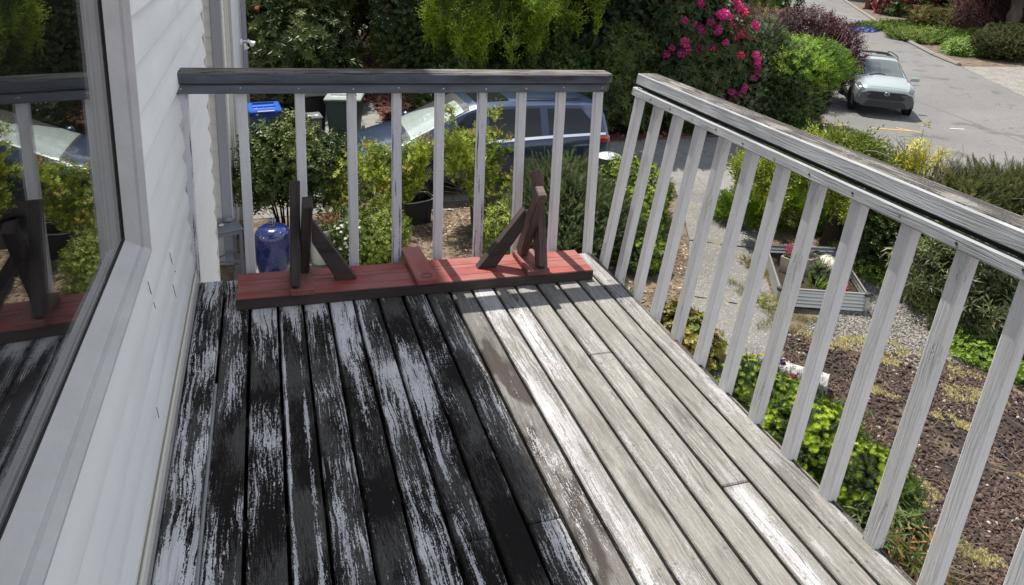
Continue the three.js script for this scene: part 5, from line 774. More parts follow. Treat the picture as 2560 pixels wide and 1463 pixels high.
hedge('camellia', 'glossy dark camellia with pink blooms above the green bin', 4.55, -15.9, [[0, 2.2, 0, 1.2, 1.5, 1.1], [-0.2, 3.4, -0.3, 1.2, 1.0, 1.1], [0.8, 1.7, 0.4, 0.9, 1.1, 0.8]], 6500, SPRAY.small, LEAF.gloss, [[0.014, 0.028, 0.008], [0.035, 0.06, 0.016], [0.07, 0.10, 0.03]], { size: 1.5, shell: 0.5 }, (t, E) => foliage(t, 'flowers', SPRAY.truss, LEAF.petal, 16, E, [[0.65, 0.1, 0.14], [0.75, 0.25, 0.3]], { size: 1.0, shell: 0.05 }));
hedge('evergreen_shrub', 'dense dark evergreen left of the hanging birch, behind the van roof', 5.8, -14.9, [[0, 1.3, 0, 1.5, 1.4, 1.0], [0.2, 2.7, -0.4, 1.4, 1.2, 1.1], [-1.1, 0.6, 0.5, 0.8, 0.6, 0.6]], 7000, SPRAY.small, LEAF.gloss, GR.dark, { size: 1.35 }, (t, E) => foliage(t, 'flowers', SPRAY.truss, LEAF.petal, 6, [[-1.0, 0.5, 0.8, 0.8, 0.4, 0.4]], [[0.7, 0.12, 0.2], [0.8, 0.2, 0.3]], { size: 1.1 }));
bush('weeping_birch', 'bright green weeping birch hanging over the dark hedge behind the van', 'tree', [6.4, -14.1], (t) => {
  stem(t, [[0.6, 0, -0.8], [0.4, 2, -0.6], [0.1, 4.2, -0.3], [0, 5, 0]], 0.12, 0.04, darkBark, 'trunk');
  for (let k = 0; k < 7; k++) { const a = rr(0, 6.28); stem(t, [[0.1, rr(3, 4), -0.3], [Math.cos(a) * 0.8, 4.4, Math.sin(a) * 0.6], [Math.cos(a) * 1.7, 3.9, Math.sin(a) * 0.9]], 0.03, 0.008, darkBark, 'branch'); }
  const E = []; for (let k = 0; k < 120; k++) { const x = rr(-2.1, 2.1), z = rr(-0.7, 1.0), top = rr(2.5, 4.4), len = rr(0.5, 1.5); E.push([x, top - len / 2, z, rr(0.06, 0.2), len * 0.6, rr(0.06, 0.2)]); }
  foliage(t, 'crown', SPRAY.weep, LEAF.thin, 11000, E, [[0.03, 0.06, 0.008], [0.09, 0.15, 0.014], [0.22, 0.31, 0.025], [0.30, 0.38, 0.04]], { size: 1.1, hang: 0.65, shell: 0.95, lump: 0.3 });
});
hedge('cotoneaster', 'low dark small leaved hedge showing just above the van roof', 6.8, -13.2, [[0, 0.8, 0, 2.2, 1.1, 0.7], [-1.6, 0.9, -0.2, 1.2, 0.9, 0.6], [1.3, 1.2, -0.2, 1.3, 1.2, 0.7]], 8500, SPRAY.small, LEAF.gloss, [[0.014, 0.028, 0.008], [0.03, 0.06, 0.015], [0.06, 0.11, 0.025]], { size: 1.15 });
hedge('conifer', 'tall dark blue green conifer behind the corner gap between the railings', 8.9, -13.7, [[0, 1.6, -0.3, 1.0, 1.8, 0.9], [0, 3.2, -0.3, 1.0, 1.4, 0.9], [0.8, 2.6, -0.3, 0.8, 1.4, 0.8], [0.4, 5.2, 0.1, 1.5, 1.7, 1.1], [1.3, 4.6, 0.3, 1.0, 1.2, 0.9]], 9500, SPRAY.yew, LEAF.dull, [[0.02, 0.035, 0.02], [0.04, 0.06, 0.035], [0.07, 0.09, 0.05]], { size: 1.5, up: 0.1 });
hedge('rhododendron', 'dark leafy rhododendron without flowers left of the magenta one', 9.1, -13.1, [[0, 1.1, 0, 1.1, 1.2, 0.8], [0.2, 2.0, -0.2, 0.9, 0.9, 0.7], [-0.8, 0.7, 0.2, 0.6, 0.7, 0.5]], 4300, SPRAY.rhodo, LEAF.gloss, GR.rhodo, { size: 1.0, up: 0.35 });
hedge('rhododendron', 'tall rhododendron covered in magenta flowers behind the right railing', 11.1, -12.9, [[0, 1.3, 0, 1.35, 1.4, 0.8], [-0.4, 2.7, -0.2, 1.2, 1.0, 0.8], [0.7, 2.1, 0, 0.9, 1.2, 0.8], [-0.2, 3.5, -0.3, 0.8, 0.6, 0.6]], 6800, SPRAY.rhodo, LEAF.gloss, [[0.022, 0.038, 0.014], [0.045, 0.07, 0.025], [0.08, 0.10, 0.04]], { size: 1.0, up: 0.35 }, (t) => {
  foliage(t, 'flowers', SPRAY.truss, LEAF.petal, 190, [[0.75, 1.9, 0.25, 0.75, 1.25, 0.75], [0.0, 2.8, 0.2, 1.05, 0.8, 0.75], [0.8, 2.7, 0.1, 0.5, 0.7, 0.6], [-0.7, 2.5, 0.2, 0.5, 0.5, 0.6]], [[0.52, 0.025, 0.20], [0.66, 0.05, 0.34], [0.60, 0.04, 0.16]], { size: 1.6, shell: 0.05, up: 0.15 });
});
hedge('variegated_shrub', 'grey green shrub with white edged leaves beside the magenta rhododendron', 12.6, -12.5, [[0, 1.3, 0, 0.55, 0.9, 0.5], [0.4, 2.2, -0.2, 0.7, 0.7, 0.5], [0.3, 0.6, 0.2, 0.5, 0.6, 0.4]], 2800, SPRAY.small, LEAF.thin, [[0.05, 0.085, 0.04], [0.13, 0.17, 0.09], [0.40, 0.43, 0.34]], { size: 1.1 });
bush('bright_shrub', 'rounded bright green shrub between the magenta rhododendron and the silver car', 'shrub', [14.0, -12.5], (t) => {
  const E = [[-0.25, 1.2, 0, 1.15, 1.1, 0.95], [0.5, 1.7, -0.1, 1.0, 0.6, 0.8], [-0.5, 1.75, -0.2, 0.9, 0.65, 0.7], [-0.3, 0.7, 0.4, 0.85, 0.7, 0.5]]; twigs(t, 700, E, paleBark, 0.008, 0.6);
  foliage(t, 'leaves', SPRAY.small, LEAF.thin, 7000, [E[1], E[2], [0.1, 1.65, 0.2, 1.25, 0.7, 0.8]], [[0.09, 0.17, 0.012], [0.18, 0.30, 0.02], [0.30, 0.42, 0.045]], { size: 1.25, up: 0.5 }); foliage(t, 'lower_leaves', SPRAY.small, LEAF.gloss, 6000, [E[0], E[3]], [[0.015, 0.03, 0.01], [0.035, 0.065, 0.016], [0.07, 0.12, 0.03]], { size: 1.2, up: 0.3 });
  for (let k = 0; k < 7; k++) stem(t, [[rr(-0.2, 0.2), 0.6, 0.2], [rr(0.4, 1.0), 1.4, rr(0, 0.4)], [rr(1.2, 1.8), rr(1.6, 2.3), rr(0, 0.3)]], 0.012, 0.004, paleBark, 'branch');
});
bush('pink_azalea', 'pale pink flowering azalea far behind the green shrub', 'shrub', [16.3, -17.6], (t) => { const E = [[0, 1.2, 0, 1.5, 1.3, 1.0], [-0.8, 2.0, 0, 1.0, 0.9, 0.8], [0.8, 1.8, -0.2, 1.0, 0.8, 0.8]]; twigs(t, 500, E, paleBark, 0.012, 0.6); foliage(t, 'flowers', SPRAY.truss, LEAF.petal, 1500, E, [[0.55, 0.16, 0.18], [0.7, 0.32, 0.32], [0.75, 0.5, 0.45]], { size: 0.75 }); foliage(t, 'leaves', SPRAY.small, LEAF.thin, 1500, E, [[0.14, 0.14, 0.03], [0.26, 0.22, 0.06], [0.38, 0.28, 0.10]], { size: 1.3 }); });
bush('purple_maple', 'dark red leaved maple behind the bright green shrub', 'tree', [16.2, -15.3], (t) => { const E = [[-1.0, 1.7, 0, 1.0, 0.9, 0.8], [0.2, 2.0, 0, 1.3, 0.85, 0.9], [1.3, 1.5, 0.3, 0.8, 1.0, 0.8], [0.3, 0.9, 0, 1.4, 0.8, 0.8]]; for (const [x, z] of [[-0.8, 0], [0.4, 0.1], [1.1, 0.3]]) stem(t, [[0, 0, 0], [x * 0.5, 0.6, z], [x, 1.8, z]], 0.05, 0.012, darkBark, 'trunk'); foliage(t, 'crown', SPRAY.small, LEAF.thin, 6500, E, [[0.03, 0.005, 0.010], [0.065, 0.010, 0.018], [0.12, 0.018, 0.03]], { size: 1.5 }); });
// far mass of trees that closes the view behind the garden
reseed(260);
for (const [x, z, s, l] of [[-1.5, -24, 1.25, 'tall dark tree behind the garage end at the upper left'], [5.5, -25, 1.3, 'tall dark tree behind the camellia'], [9.5, -20, 1.1, 'tall dark tree behind the conifer'], [13.2, -18.5, 1.0, 'mid green tree behind the magenta rhododendron'], [1.0, -29, 1.4, 'dark tree farthest back behind the dark trunks']]) bush('background_tree', l, 'tree', [x, z], (t) => { stem(t, [[0, 0, 0], [0.2, 2, 0], [0, 5 * s, 0]], 0.2 * s, 0.08, darkBark, 'trunk'); const E = [[0, 3 * s, 0, 2.3 * s, 2.2 * s, 1.8 * s], [1.2 * s, 4.2 * s, 0, 1.8 * s, 1.6 * s, 1.5 * s], [-1.3 * s, 2.0 * s, 0.5, 1.4 * s, 1.3 * s, 1.2 * s], [1.2 * s, 1.6 * s, 0.6, 1.3 * s, 1.2 * s, 1.0 * s]]; twigs(t, 300, E, darkBark, 0.02, 0.9); foliage(t, 'crown', SPRAY.rhodo, LEAF.gloss, 5200, E, GR.dark, { size: 2.0, shell: 0.6, up: 0.1 }); }, 'trees behind the garden');

// --- rose bed between the deck and the van ---
reseed(301);
function roseBush(label, x, z, h, w, n, cols, tips) {
  return bush('rose_bush', label, 'rose bush', [x, z], (t) => {
    const E = [], T = [];
    for (let k = 0; k < 13; k++) {
      const a = k * 2.4 + rr(-0.4, 0.4), r = w * rr(0.3, 1.15), hh = h * rr(0.5, 1.05), at = (q) => [Math.cos(a) * r * q * q + 0.05 * Math.cos(a), hh * q, Math.sin(a) * r * 0.8 * q * q];
      stem(t, [at(0), at(0.35), at(0.7), at(1)], 0.012, 0.003, paleRose, 'cane', 8);
      for (let j = 0; j < 7; j++) { const q = rr(0.42, 1.0), p = at(q), s = rr(0.05, 0.13); E.push([p[0] + rr(-0.12, 0.12), p[1] + rr(-0.05, 0.06), p[2] + rr(-0.12, 0.12), s * 1.3, s, s * 1.3]); }
      const p = at(1); T.push([p[0], p[1] + 0.03, p[2], 0.07, 0.09, 0.07]);
    }
    foliage(t, 'leaves', SPRAY.rose, LEAF.thin, n, E, cols, { size: 0.76, up: 0.55, shell: 1, lump: 0.3, vary: 0.4 });
    foliage(t, 'new_growth', SPRAY.rose, LEAF.thin, Math.round(n * tips), T, [[0.26, 0.12, 0.04], [0.34, 0.27, 0.06], [0.30, 0.32, 0.07]], { size: 0.55, up: 0.8, shell: 1 });
    twigs(t, 70, [[0, h * 0.35, 0, w * 0.6, h * 0.35, w * 0.5]], paleRose, 0.003, 0.3);
  });
}
const paleRose = std({ color: rgb(0.16, 0.12, 0.07), roughness: 0.9 });
bush('rose_bush', 'large dark green rose bush behind the blue urn', 'rose bush', [0.72, -8.55], (t) => {
  for (let k = 0; k < 12; k++) { const a = k * 2.4; stem(t, [[Math.cos(a) * 0.12, 0, Math.sin(a) * 0.1], [Math.cos(a) * 0.25, 0.6, Math.sin(a) * 0.2], [Math.cos(a) * 0.55, 1.5, Math.sin(a) * 0.4]], 0.018, 0.006, darkBark, 'cane'); }
  const E = [[0, 1.3, 0, 0.6, 0.58, 0.5], [0.4, 1.05, 0.1, 0.5, 0.5, 0.45], [-0.35, 1.0, 0.1, 0.42, 0.42, 0.4], [0.7, 1.25, -0.1, 0.3, 0.3, 0.3], [0.15, 1.6, 0, 0.35, 0.26, 0.3]];
  foliage(t, 'leaves', SPRAY.rose, LEAF.gloss, 2600, E, [[0.03, 0.05, 0.014], [0.065, 0.095, 0.025], [0.13, 0.16, 0.045]], { size: 1.35, up: 0.3 }); twigs(t, 160, [[0, 0.6, 0, 0.5, 0.5, 0.4]], paleRose, 0.005, 0.4);
});
roseBush('sparse rose bush with thin canes between the blue urn and the van bonnet', 1.55, -8.3, 1.55, 0.6, 850, [[0.08, 0.13, 0.015], [0.2, 0.27, 0.03], [0.36, 0.4, 0.07]], 0.1);
roseBush('sunny yellow green rose bush in front of the van bonnet', 2.65, -8.55, 1.72, 0.62, 2300, [[0.10, 0.15, 0.015], [0.25, 0.31, 0.03], [0.42, 0.46, 0.08]], 0.06);
roseBush('rose bush with coppery young leaves in front of the van windows', 3.82, -8.25, 2.0, 0.64, 1750, [[0.07, 0.12, 0.015], [0.19, 0.26, 0.03], [0.35, 0.39, 0.07]], 0.13);
roseBush('small rose bush low behind the left bench leg', 1.95, -7.75, 0.95, 0.42, 420, [[0.10, 0.14, 0.03], [0.2, 0.24, 0.05]], 0.1);
roseBush('thin rose bush right of the black crate', 4.05, -7.75, 0.95, 0.4, 360, GR.rose, 0.3);
bush('groundcover_shrub', 'low yellow green shrub at the foot of the roses beside the cream pot', 'shrub', [1.98, -7.2], (t) => foliage(t, 'leaves', SPRAY.rose, LEAF.thin, 1300, [[0, 0.24, 0, 0.42, 0.32, 0.32], [0.2, 0.4, -0.2, 0.3, 0.3, 0.3]], [[0.09, 0.14, 0.02], [0.2, 0.25, 0.05], [0.34, 0.36, 0.12]], { size: 0.75 }));
bush('white_flowers', 'spray of small white flowers spilling beside the cream pot', 'flowers', [1.52, -7.25], (t) => { const E = [[0, 0.34, 0, 0.3, 0.4, 0.28]]; foliage(t, 'leaves', SPRAY.small, LEAF.thin, 600, E, GR.mid, { size: 0.6 }); foliage(t, 'flowers', SPRAY.bloom, LEAF.petal, 150, E, [[0.8, 0.8, 0.76], [0.85, 0.84, 0.8]], { size: 0.9, shell: 0.15 }); });
{ const t = thing('succulents', 'grey green and rusty succulents growing in the cream pot', 'plant', [1.17, G + 0.53, -7.36]); foliage(t, 'leaves', SPRAY.ivy, LEAF.dull, 120, [[-0.03, 0.04, 0, 0.12, 0.08, 0.12]], [[0.09, 0.12, 0.06], [0.16, 0.19, 0.10]], { size: 0.6 }); foliage(t, 'flower_heads', SPRAY.small, LEAF.dull, 160, [[0.12, 0.09, 0, 0.13, 0.10, 0.11]], [[0.14, 0.07, 0.045], [0.22, 0.11, 0.07]], { size: 0.5 }); foliage(t, 'trailing_stems', SPRAY.small, LEAF.dull, 120, [[0.2, -0.1, 0.08, 0.06, 0.25, 0.08]], [[0.08, 0.09, 0.04], [0.14, 0.1, 0.05]], { size: 0.5, hang: 0.7 }); }
bush('leafy_shrub', 'broad leaved shrub low in front of the right bench legs', 'shrub', [3.95, -7.05], (t) => foliage(t, 'leaves', SPRAY.lance, LEAF.thin, 420, [[0, 0.3, 0, 0.36, 0.4, 0.3], [0.25, 0.55, -0.2, 0.26, 0.3, 0.22]], [[0.08, 0.12, 0.02], [0.18, 0.23, 0.04], [0.3, 0.33, 0.07]], { size: 0.75 }));
bush('rosemary', 'dense dark rosemary of upright spikes behind the corner of the deck', 'shrub', [4.95, -6.75], (t) => { const E = [[0, 0.6, 0, 0.8, 0.7, 0.6], [-0.3, 0.8, -0.3, 0.5, 0.6, 0.5], [0.5, 0.55, 0.25, 0.6, 0.5, 0.5], [-0.2, 0.35, 0.5, 0.6, 0.35, 0.4], [0.1, 1.1, -0.3, 0.4, 0.35, 0.35]]; foliage(t, 'spikes', SPRAY.spike, LEAF.dull, 7500, E, [[0.03, 0.048, 0.02], [0.06, 0.085, 0.035], [0.10, 0.125, 0.05]], { size: 0.9, up: 0.75, shell: 0.6 }); twigs(t, 200, E, darkBark, 0.006, 0.3); });
function limeShrub(label, x, z, E, n1, n2) { return bush('dwarf_spruce', label, 'shrub', [x, z], (t) => { foliage(t, 'needles', SPRAY.spruce, LEAF.dull, n1, E, [[0.02, 0.038, 0.014], [0.04, 0.065, 0.02], [0.06, 0.10, 0.025]], { size: 1.0, up: 0.35 }); foliage(t, 'new_tips', SPRAY.limeTip, LEAF.thin, n2, E.map((e) => [e[0], e[1] + 0.03, e[2], e[3], e[4], e[5]]), [[0.12, 0.2, 0.012], [0.24, 0.33, 0.022], [0.36, 0.43, 0.04]], { size: 1.0, shell: 0.12, up: 0.7, cut: 0.42 }); twigs(t, 60, E, darkBark, 0.006, 0.25); }, 'dwarf spruces with lime green tips'); }
limeShrub('lime tipped spruce behind the white domed garden lamp', 6.55, -8.1, [[0, 0.5, 0, 0.5, 0.5, 0.4], [0.35, 0.45, 0.4, 0.4, 0.45, 0.4]], 1700, 1100);
limeShrub('lime tipped spruce along the left edge of the path, middle one', 6.35, -6.95, [[0, 0.42, 0, 0.42, 0.45, 0.42], [-0.15, 0.3, 0.4, 0.3, 0.32, 0.3]], 1500, 1000);
limeShrub('lime tipped spruce around the square topped path light', 5.98, -6.0, [[-0.12, 0.22, 0, 0.34, 0.27, 0.38], [0.1, 0.25, -0.4, 0.25, 0.25, 0.25]], 1200, 800);
limeShrub('small lime tipped spruce just past the deck corner', 4.55, -4.35, [[0, 0.3, 0, 0.3, 0.33, 0.35], [0.25, 0.16, 0.35, 0.25, 0.18, 0.25]], 1200, 420);
limeShrub('lime tipped spruce beside the flowering hyacinths', 5.36, -2.62, [[0, 0.22, 0, 0.28, 0.27, 0.36], [0.05, 0.2, 0.5, 0.28, 0.23, 0.3]], 1700, 480);
limeShrub('largest lime tipped spruce spreading along the foot of the deck', 5.42, -1.75, [[0, 0.26, 0, 0.42, 0.3, 0.5], [0.1, 0.24, 0.6, 0.36, 0.27, 0.34], [-0.05, 0.3, -0.45, 0.3, 0.28, 0.25]], 2800, 1500);
bush('broadleaf_plants', 'clump of bergenia and heuchera leaves at the foot of the deck posts', 'plant', [5.28, -3.75], (t) => { foliage(t, 'leaves', SPRAY.ivy, LEAF.gloss, 420, [[0, 0.18, 0, 0.34, 0.25, 0.5], [0.1, 0.16, -0.45, 0.25, 0.2, 0.25]], [[0.04, 0.06, 0.02], [0.09, 0.13, 0.03], [0.2, 0.12, 0.05]], { size: 1.35, up: 0.7 }); foliage(t, 'new_growth', SPRAY.ivy, LEAF.thin, 60, [[0.05, 0.3, 0.05, 0.3, 0.16, 0.4]], [[0.3, 0.12, 0.05], [0.28, 0.3, 0.05]], { size: 0.9 }); });
bush('mahonia', 'low mahonia with coppery leaves under the right railing', 'shrub', [5.32, -0.68], (t) => { foliage(t, 'leaves', SPRAY.lance, LEAF.gloss, 130, [[0, 0.2, 0, 0.28, 0.22, 0.32]], [[0.04, 0.06, 0.02], [0.08, 0.11, 0.03], [0.22, 0.2, 0.05]], { size: 0.8, up: 0.5 }); foliage(t, 'new_growth', SPRAY.lance, LEAF.thin, 45, [[0.05, 0.22, 0.08, 0.26, 0.16, 0.28]], [[0.32, 0.16, 0.09], [0.4, 0.24, 0.12]], { size: 0.7 }); twigs(t, 40, [[0.1, 0.15, 0.1, 0.35, 0.2, 0.35]], paleBark, 0.004, 0.25); });
function hyacinth(label, x, z, c) { return bush('hyacinth', label, 'flower', [x, z], (t) => { foliage(t, 'leaves', SPRAY.strap, LEAF.thin, 5, [[0, 0.05, 0, 0.05, 0.03, 0.05]], [[0.06, 0.10, 0.03], [0.1, 0.15, 0.04]], { size: 0.7, up: 0.9 }); for (const [dx, dz] of [[0, 0], [0.07, 0.04], [-0.05, 0.06]]) { part('flower_stalk', new THREE.CylinderGeometry(0.005, 0.006, 0.2, 6).translate(dx, 0.1, dz), std({ color: rgb(0.06, 0.10, 0.03) }), t); foliage(t, 'florets', SPRAY.bloom, LEAF.petal, 45, [[dx, 0.2, dz, 0.03, 0.075, 0.03]], c, { size: 0.75, up: 0.1, shell: 0.1 }); } }, 'hyacinths by the white log'); }
hyacinth('dark purple hyacinths behind the red ones', 5.98, -3.02, [[0.06, 0.012, 0.10], [0.10, 0.02, 0.15]]);
hyacinth('crimson hyacinths in front of the white log', 5.90, -2.72, [[0.35, 0.015, 0.05], [0.48, 0.03, 0.08]]);
hyacinth('violet hyacinths at the near end of the white log', 6.12, -2.66, [[0.10, 0.02, 0.16], [0.17, 0.04, 0.25]]);
{ const t = thing('bulb_leaves', 'thin green bulb leaves sprouting in the green flower pot', 'plant', [6.03, G + 0.14, -2.26]); foliage(t, 'leaves', SPRAY.strap, LEAF.thin, 9, [[0, 0.02, 0, 0.06, 0.02, 0.06]], [[0.08, 0.12, 0.03], [0.14, 0.17, 0.06]], { size: 0.6, up: 0.8 }); }
{ const t = thing('daffodil_leaves', 'clump of bright green daffodil leaves at the front of the planter', 'plant', [7.8, G + 0.16, -4.46]); foliage(t, 'leaves', SPRAY.strap, LEAF.thin, 7, [[0, 0.02, 0, 0.08, 0.02, 0.08]], [[0.14, 0.22, 0.03], [0.24, 0.3, 0.06]], { size: 0.95, up: 0.8 }); }
{ const t = thing('herb_plant', 'dark bushy herb in front of the cream cloth bundle', 'plant', [8.02, G + 0.16, -4.62]); foliage(t, 'leaves', SPRAY.small, LEAF.dull, 160, [[0, 0.15, 0, 0.12, 0.15, 0.1]], [[0.05, 0.07, 0.03], [0.09, 0.11, 0.05]], { size: 0.6, up: 0.8 }); }
{ const t = thing('potted_flower', 'bright pink flower in the square beige pot', 'flower', [7.84, G + 0.38, -5.08]); foliage(t, 'leaves', SPRAY.small, LEAF.thin, 14, [[0, 0.03, 0, 0.06, 0.05, 0.06]], GR.mid, { size: 0.5 }); foliage(t, 'petals', SPRAY.truss, LEAF.petal, 4, [[0.02, 0.1, 0, 0.05, 0.05, 0.05]], [[0.7, 0.1, 0.25], [0.8, 0.2, 0.35]], { size: 0.6 }); }
{ const t = thing('potted_flower', 'red flower by the right hand panel of the planter', 'flower', [8.16, G + 0.17, -4.24]); foliage(t, 'leaves', SPRAY.small, LEAF.thin, 14, [[0, 0.03, 0, 0.06, 0.05, 0.06]], GR.mid, { size: 0.5 }); foliage(t, 'petals', SPRAY.truss, LEAF.petal, 4, [[0, 0.09, 0, 0.04, 0.04, 0.04]], [[0.6, 0.03, 0.05], [0.7, 0.06, 0.08]], { size: 0.6 }); }

// --- right of the path ---
reseed(401);
bush('juniper', 'flat feathery green juniper carpet beyond the path', 'shrub', [9.5, -7.0], (t) => foliage(t, 'sprays', SPRAY.feather, LEAF.dull, 3600, [[0, 0.2, 0, 0.9, 0.26, 0.55], [-0.85, 0.2, -0.15, 0.55, 0.3, 0.4], [0.7, 0.18, 0.5, 0.7, 0.25, 0.5], [1.3, 0.25, -0.2, 0.8, 0.3, 0.6]], [[0.06, 0.11, 0.010], [0.14, 0.22, 0.018], [0.24, 0.34, 0.03]], { size: 1.1, up: 0.3 }));
bush('weeping_maple', 'weeping lime green maple with a dark trunk beyond the right railing', 'tree', [9.45, -5.95], (t) => {
  stem(t, [[0, 0, 0], [0.05, 0.5, 0], [-0.1, 1.1, 0.05], [-0.25, 1.7, 0]], 0.16, 0.07, darkBark, 'trunk', 14);
  for (let k = 0; k < 30; k++) { const a = k * 2.4, r = rr(0.7, 1.7); stem(t, [[-0.15, 1.4, 0], [-0.2 + Math.cos(a) * r * 0.5, 1.75 + rr(-0.1, 0.12), Math.sin(a) * r * 0.4], [-0.2 + Math.cos(a) * r, rr(1.2, 1.8), Math.sin(a) * r * 0.7], [-0.2 + Math.cos(a) * r * 1.1, rr(0.8, 1.2), Math.sin(a) * r * 0.8]], 0.011, 0.003, paleBark, 'branch', 12); }
  const E = []; for (let k = 0; k < 80; k++) { const a = rr(0, 6.28), r = Math.sqrt(rnd()) * 1.62, top = 1.88 - 0.22 * r * r, len = rr(0.4, 0.9); E.push([-0.2 + Math.cos(a) * r, top - len * 0.45, Math.sin(a) * r * 0.75, rr(0.08, 0.2), len * 0.5, rr(0.08, 0.2)]); }
  foliage(t, 'crown', SPRAY.weep, LEAF.thin, 7000, E, [[0.10, 0.14, 0.015], [0.22, 0.27, 0.03], [0.36, 0.39, 0.06]], { size: 0.95, hang: 0.7, shell: 0.95, lump: 0.35, vary: 0.45 });
});
bush('bare_shrub', 'grey mostly leafless shrub right of the lime maple', 'shrub', [10.3, -5.2], (t) => { for (let k = 0; k < 26; k++) { const a = k * 2.4, r = rr(0.2, 0.85), h = rr(1.2, 2.0); const b = [Math.cos(a) * r, h, Math.sin(a) * r * 0.7]; stem(t, [[0, 0, 0], [Math.cos(a) * r * 0.4, h * 0.5, Math.sin(a) * r * 0.3], b], 0.016, 0.003, paleBark, 'branch', 8); for (let j = 0; j < 4; j++) stem(t, [[b[0] * rr(0.6, 0.95), h * rr(0.65, 0.95), b[2] * 0.8], [b[0] + rr(-0.15, 0.15), h + rr(-0.1, 0.05), b[2] + rr(-0.1, 0.1)], [b[0] + rr(-0.25, 0.25), h + rr(0, 0.18), b[2] + rr(-0.15, 0.15)]], 0.006, 0.002, paleBark, 'twig', 5); } });
bush('yellow_shrub', 'thin shrub with large bright yellow green leaves above the railing', 'shrub', [10.15, -5.35], (t) => { for (const [x, h, z] of [[0.25, 2.15, 0], [-0.2, 1.8, 0.1], [0.5, 1.75, 0.2], [0.05, 1.95, 0.15]]) { stem(t, [[0, 0, 0], [x * 0.6, h * 0.5, z], [x, h, z]], 0.012, 0.004, paleBark, 'cane'); foliage(t, 'leaves', SPRAY.lance, LEAF.thin, 16, [[x, h * 0.86, z, 0.07, h * 0.2, 0.07]], [[0.34, 0.34, 0.02], [0.5, 0.46, 0.05]], { size: 0.95, up: 0.5, shell: 0.9 }); } });
bush('broom', 'dense dark olive broom bush of upright stems by the right edge', 'shrub', [11.0, -4.75], (t) => { const E = [[0, 0.75, 0, 0.85, 0.8, 0.7], [0.7, 0.8, 0.4, 0.9, 0.75, 0.7], [-0.35, 1.1, 0.1, 0.4, 0.4, 0.4], [0.5, 1.2, 0.1, 0.6, 0.38, 0.5], [1.5, 0.7, 0.6, 0.9, 0.7, 0.7]]; foliage(t, 'stems', SPRAY.spike, LEAF.dull, 9000, E, [[0.045, 0.055, 0.018], [0.08, 0.09, 0.03], [0.13, 0.135, 0.045]], { size: 1.15, up: 0.85, shell: 0.55 }); twigs(t, 300, E, paleBark, 0.006, 0.4); });
bush('young_shrub', 'fresh lime shoots rising in front of the olive broom', 'shrub', [10.2, -4.2], (t) => foliage(t, 'leaves', SPRAY.rose, LEAF.thin, 420, [[-0.35, 0.75, 0, 0.14, 0.6, 0.14], [0.2, 0.65, 0.1, 0.14, 0.55, 0.14], [0.6, 0.5, 0.3, 0.2, 0.45, 0.16], [-0.1, 0.5, 0, 0.4, 0.4, 0.2]], [[0.14, 0.19, 0.02], [0.28, 0.33, 0.04], [0.4, 0.42, 0.07]], { size: 0.85, up: 0.7 }));
bush('dark_shrub', 'dark green shrub in the shade below the lime maple', 'shrub', [9.75, -4.95], (t) => { const E = [[0, 0.5, 0, 0.65, 0.55, 0.5], [0.3, 0.7, -0.3, 0.6, 0.6, 0.5]]; foliage(t, 'leaves', SPRAY.small, LEAF.gloss, 2600, E, GR.dark, { size: 1.0 }); twigs(t, 120, E); });
bush('rhododendron', 'long leaved rhododendron beside the gravel under the right railing', 'shrub', [9.42, -3.45], (t) => { const E = [[0, 0.5, 0, 0.62, 0.6, 0.6], [0.1, 0.45, -0.7, 0.5, 0.5, 0.45], [0.35, 0.9, 0.2, 0.55, 0.5, 0.5], [-0.05, 0.35, 0.65, 0.45, 0.4, 0.4]]; foliage(t, 'leaves', SPRAY.lance, LEAF.gloss, 1500, E, [[0.035, 0.05, 0.02], [0.08, 0.10, 0.045], [0.20, 0.21, 0.13]], { size: 1.0, up: 0.3 }); foliage(t, 'buds', SPRAY.small, LEAF.dull, 90, E, [[0.2, 0.11, 0.05], [0.26, 0.15, 0.07]], { size: 0.4, shell: 0.05 }); twigs(t, 120, E); });
bush('ivy', 'bright green ivy creeping at the foot of the rhododendron', 'groundcover', [8.9, -2.9], (t) => foliage(t, 'leaves', SPRAY.ivy, LEAF.thin, 900, [[0.15, 0.06, -0.25, 0.26, 0.12, 0.35], [-0.05, 0.06, 0.25, 0.32, 0.13, 0.36], [0.2, 0.12, 0.65, 0.4, 0.16, 0.4], [0.35, 0.08, -0.8, 0.16, 0.1, 0.35]], [[0.06, 0.11, 0.015], [0.14, 0.22, 0.03], [0.24, 0.32, 0.06]], { size: 0.8, up: 0.8 }));
bush('groundcover', 'mixed green groundcover between the gravel and the dark shrubs', 'groundcover', [9.15, -5.0], (t) => foliage(t, 'leaves', SPRAY.rose, LEAF.thin, 700, [[0, 0.1, 0, 0.2, 0.14, 0.6], [0.25, 0.12, 0.5, 0.25, 0.15, 0.4]], [[0.08, 0.14, 0.02], [0.16, 0.23, 0.04], [0.3, 0.33, 0.08]], { size: 0.75, up: 0.6 }));
bush('edging_plants', 'tiny creeping plants along the path edge of the planter', 'groundcover', [7.3, -4.95], (t) => foliage(t, 'leaves', SPRAY.small, LEAF.thin, 260, [[-0.3, 0.05, 0.5, 0.1, 0.08, 0.35], [0.25, 0.05, -0.45, 0.1, 0.07, 0.4]], [[0.14, 0.15, 0.04], [0.26, 0.2, 0.07], [0.22, 0.3, 0.06]], { size: 0.5, up: 0.7 }));

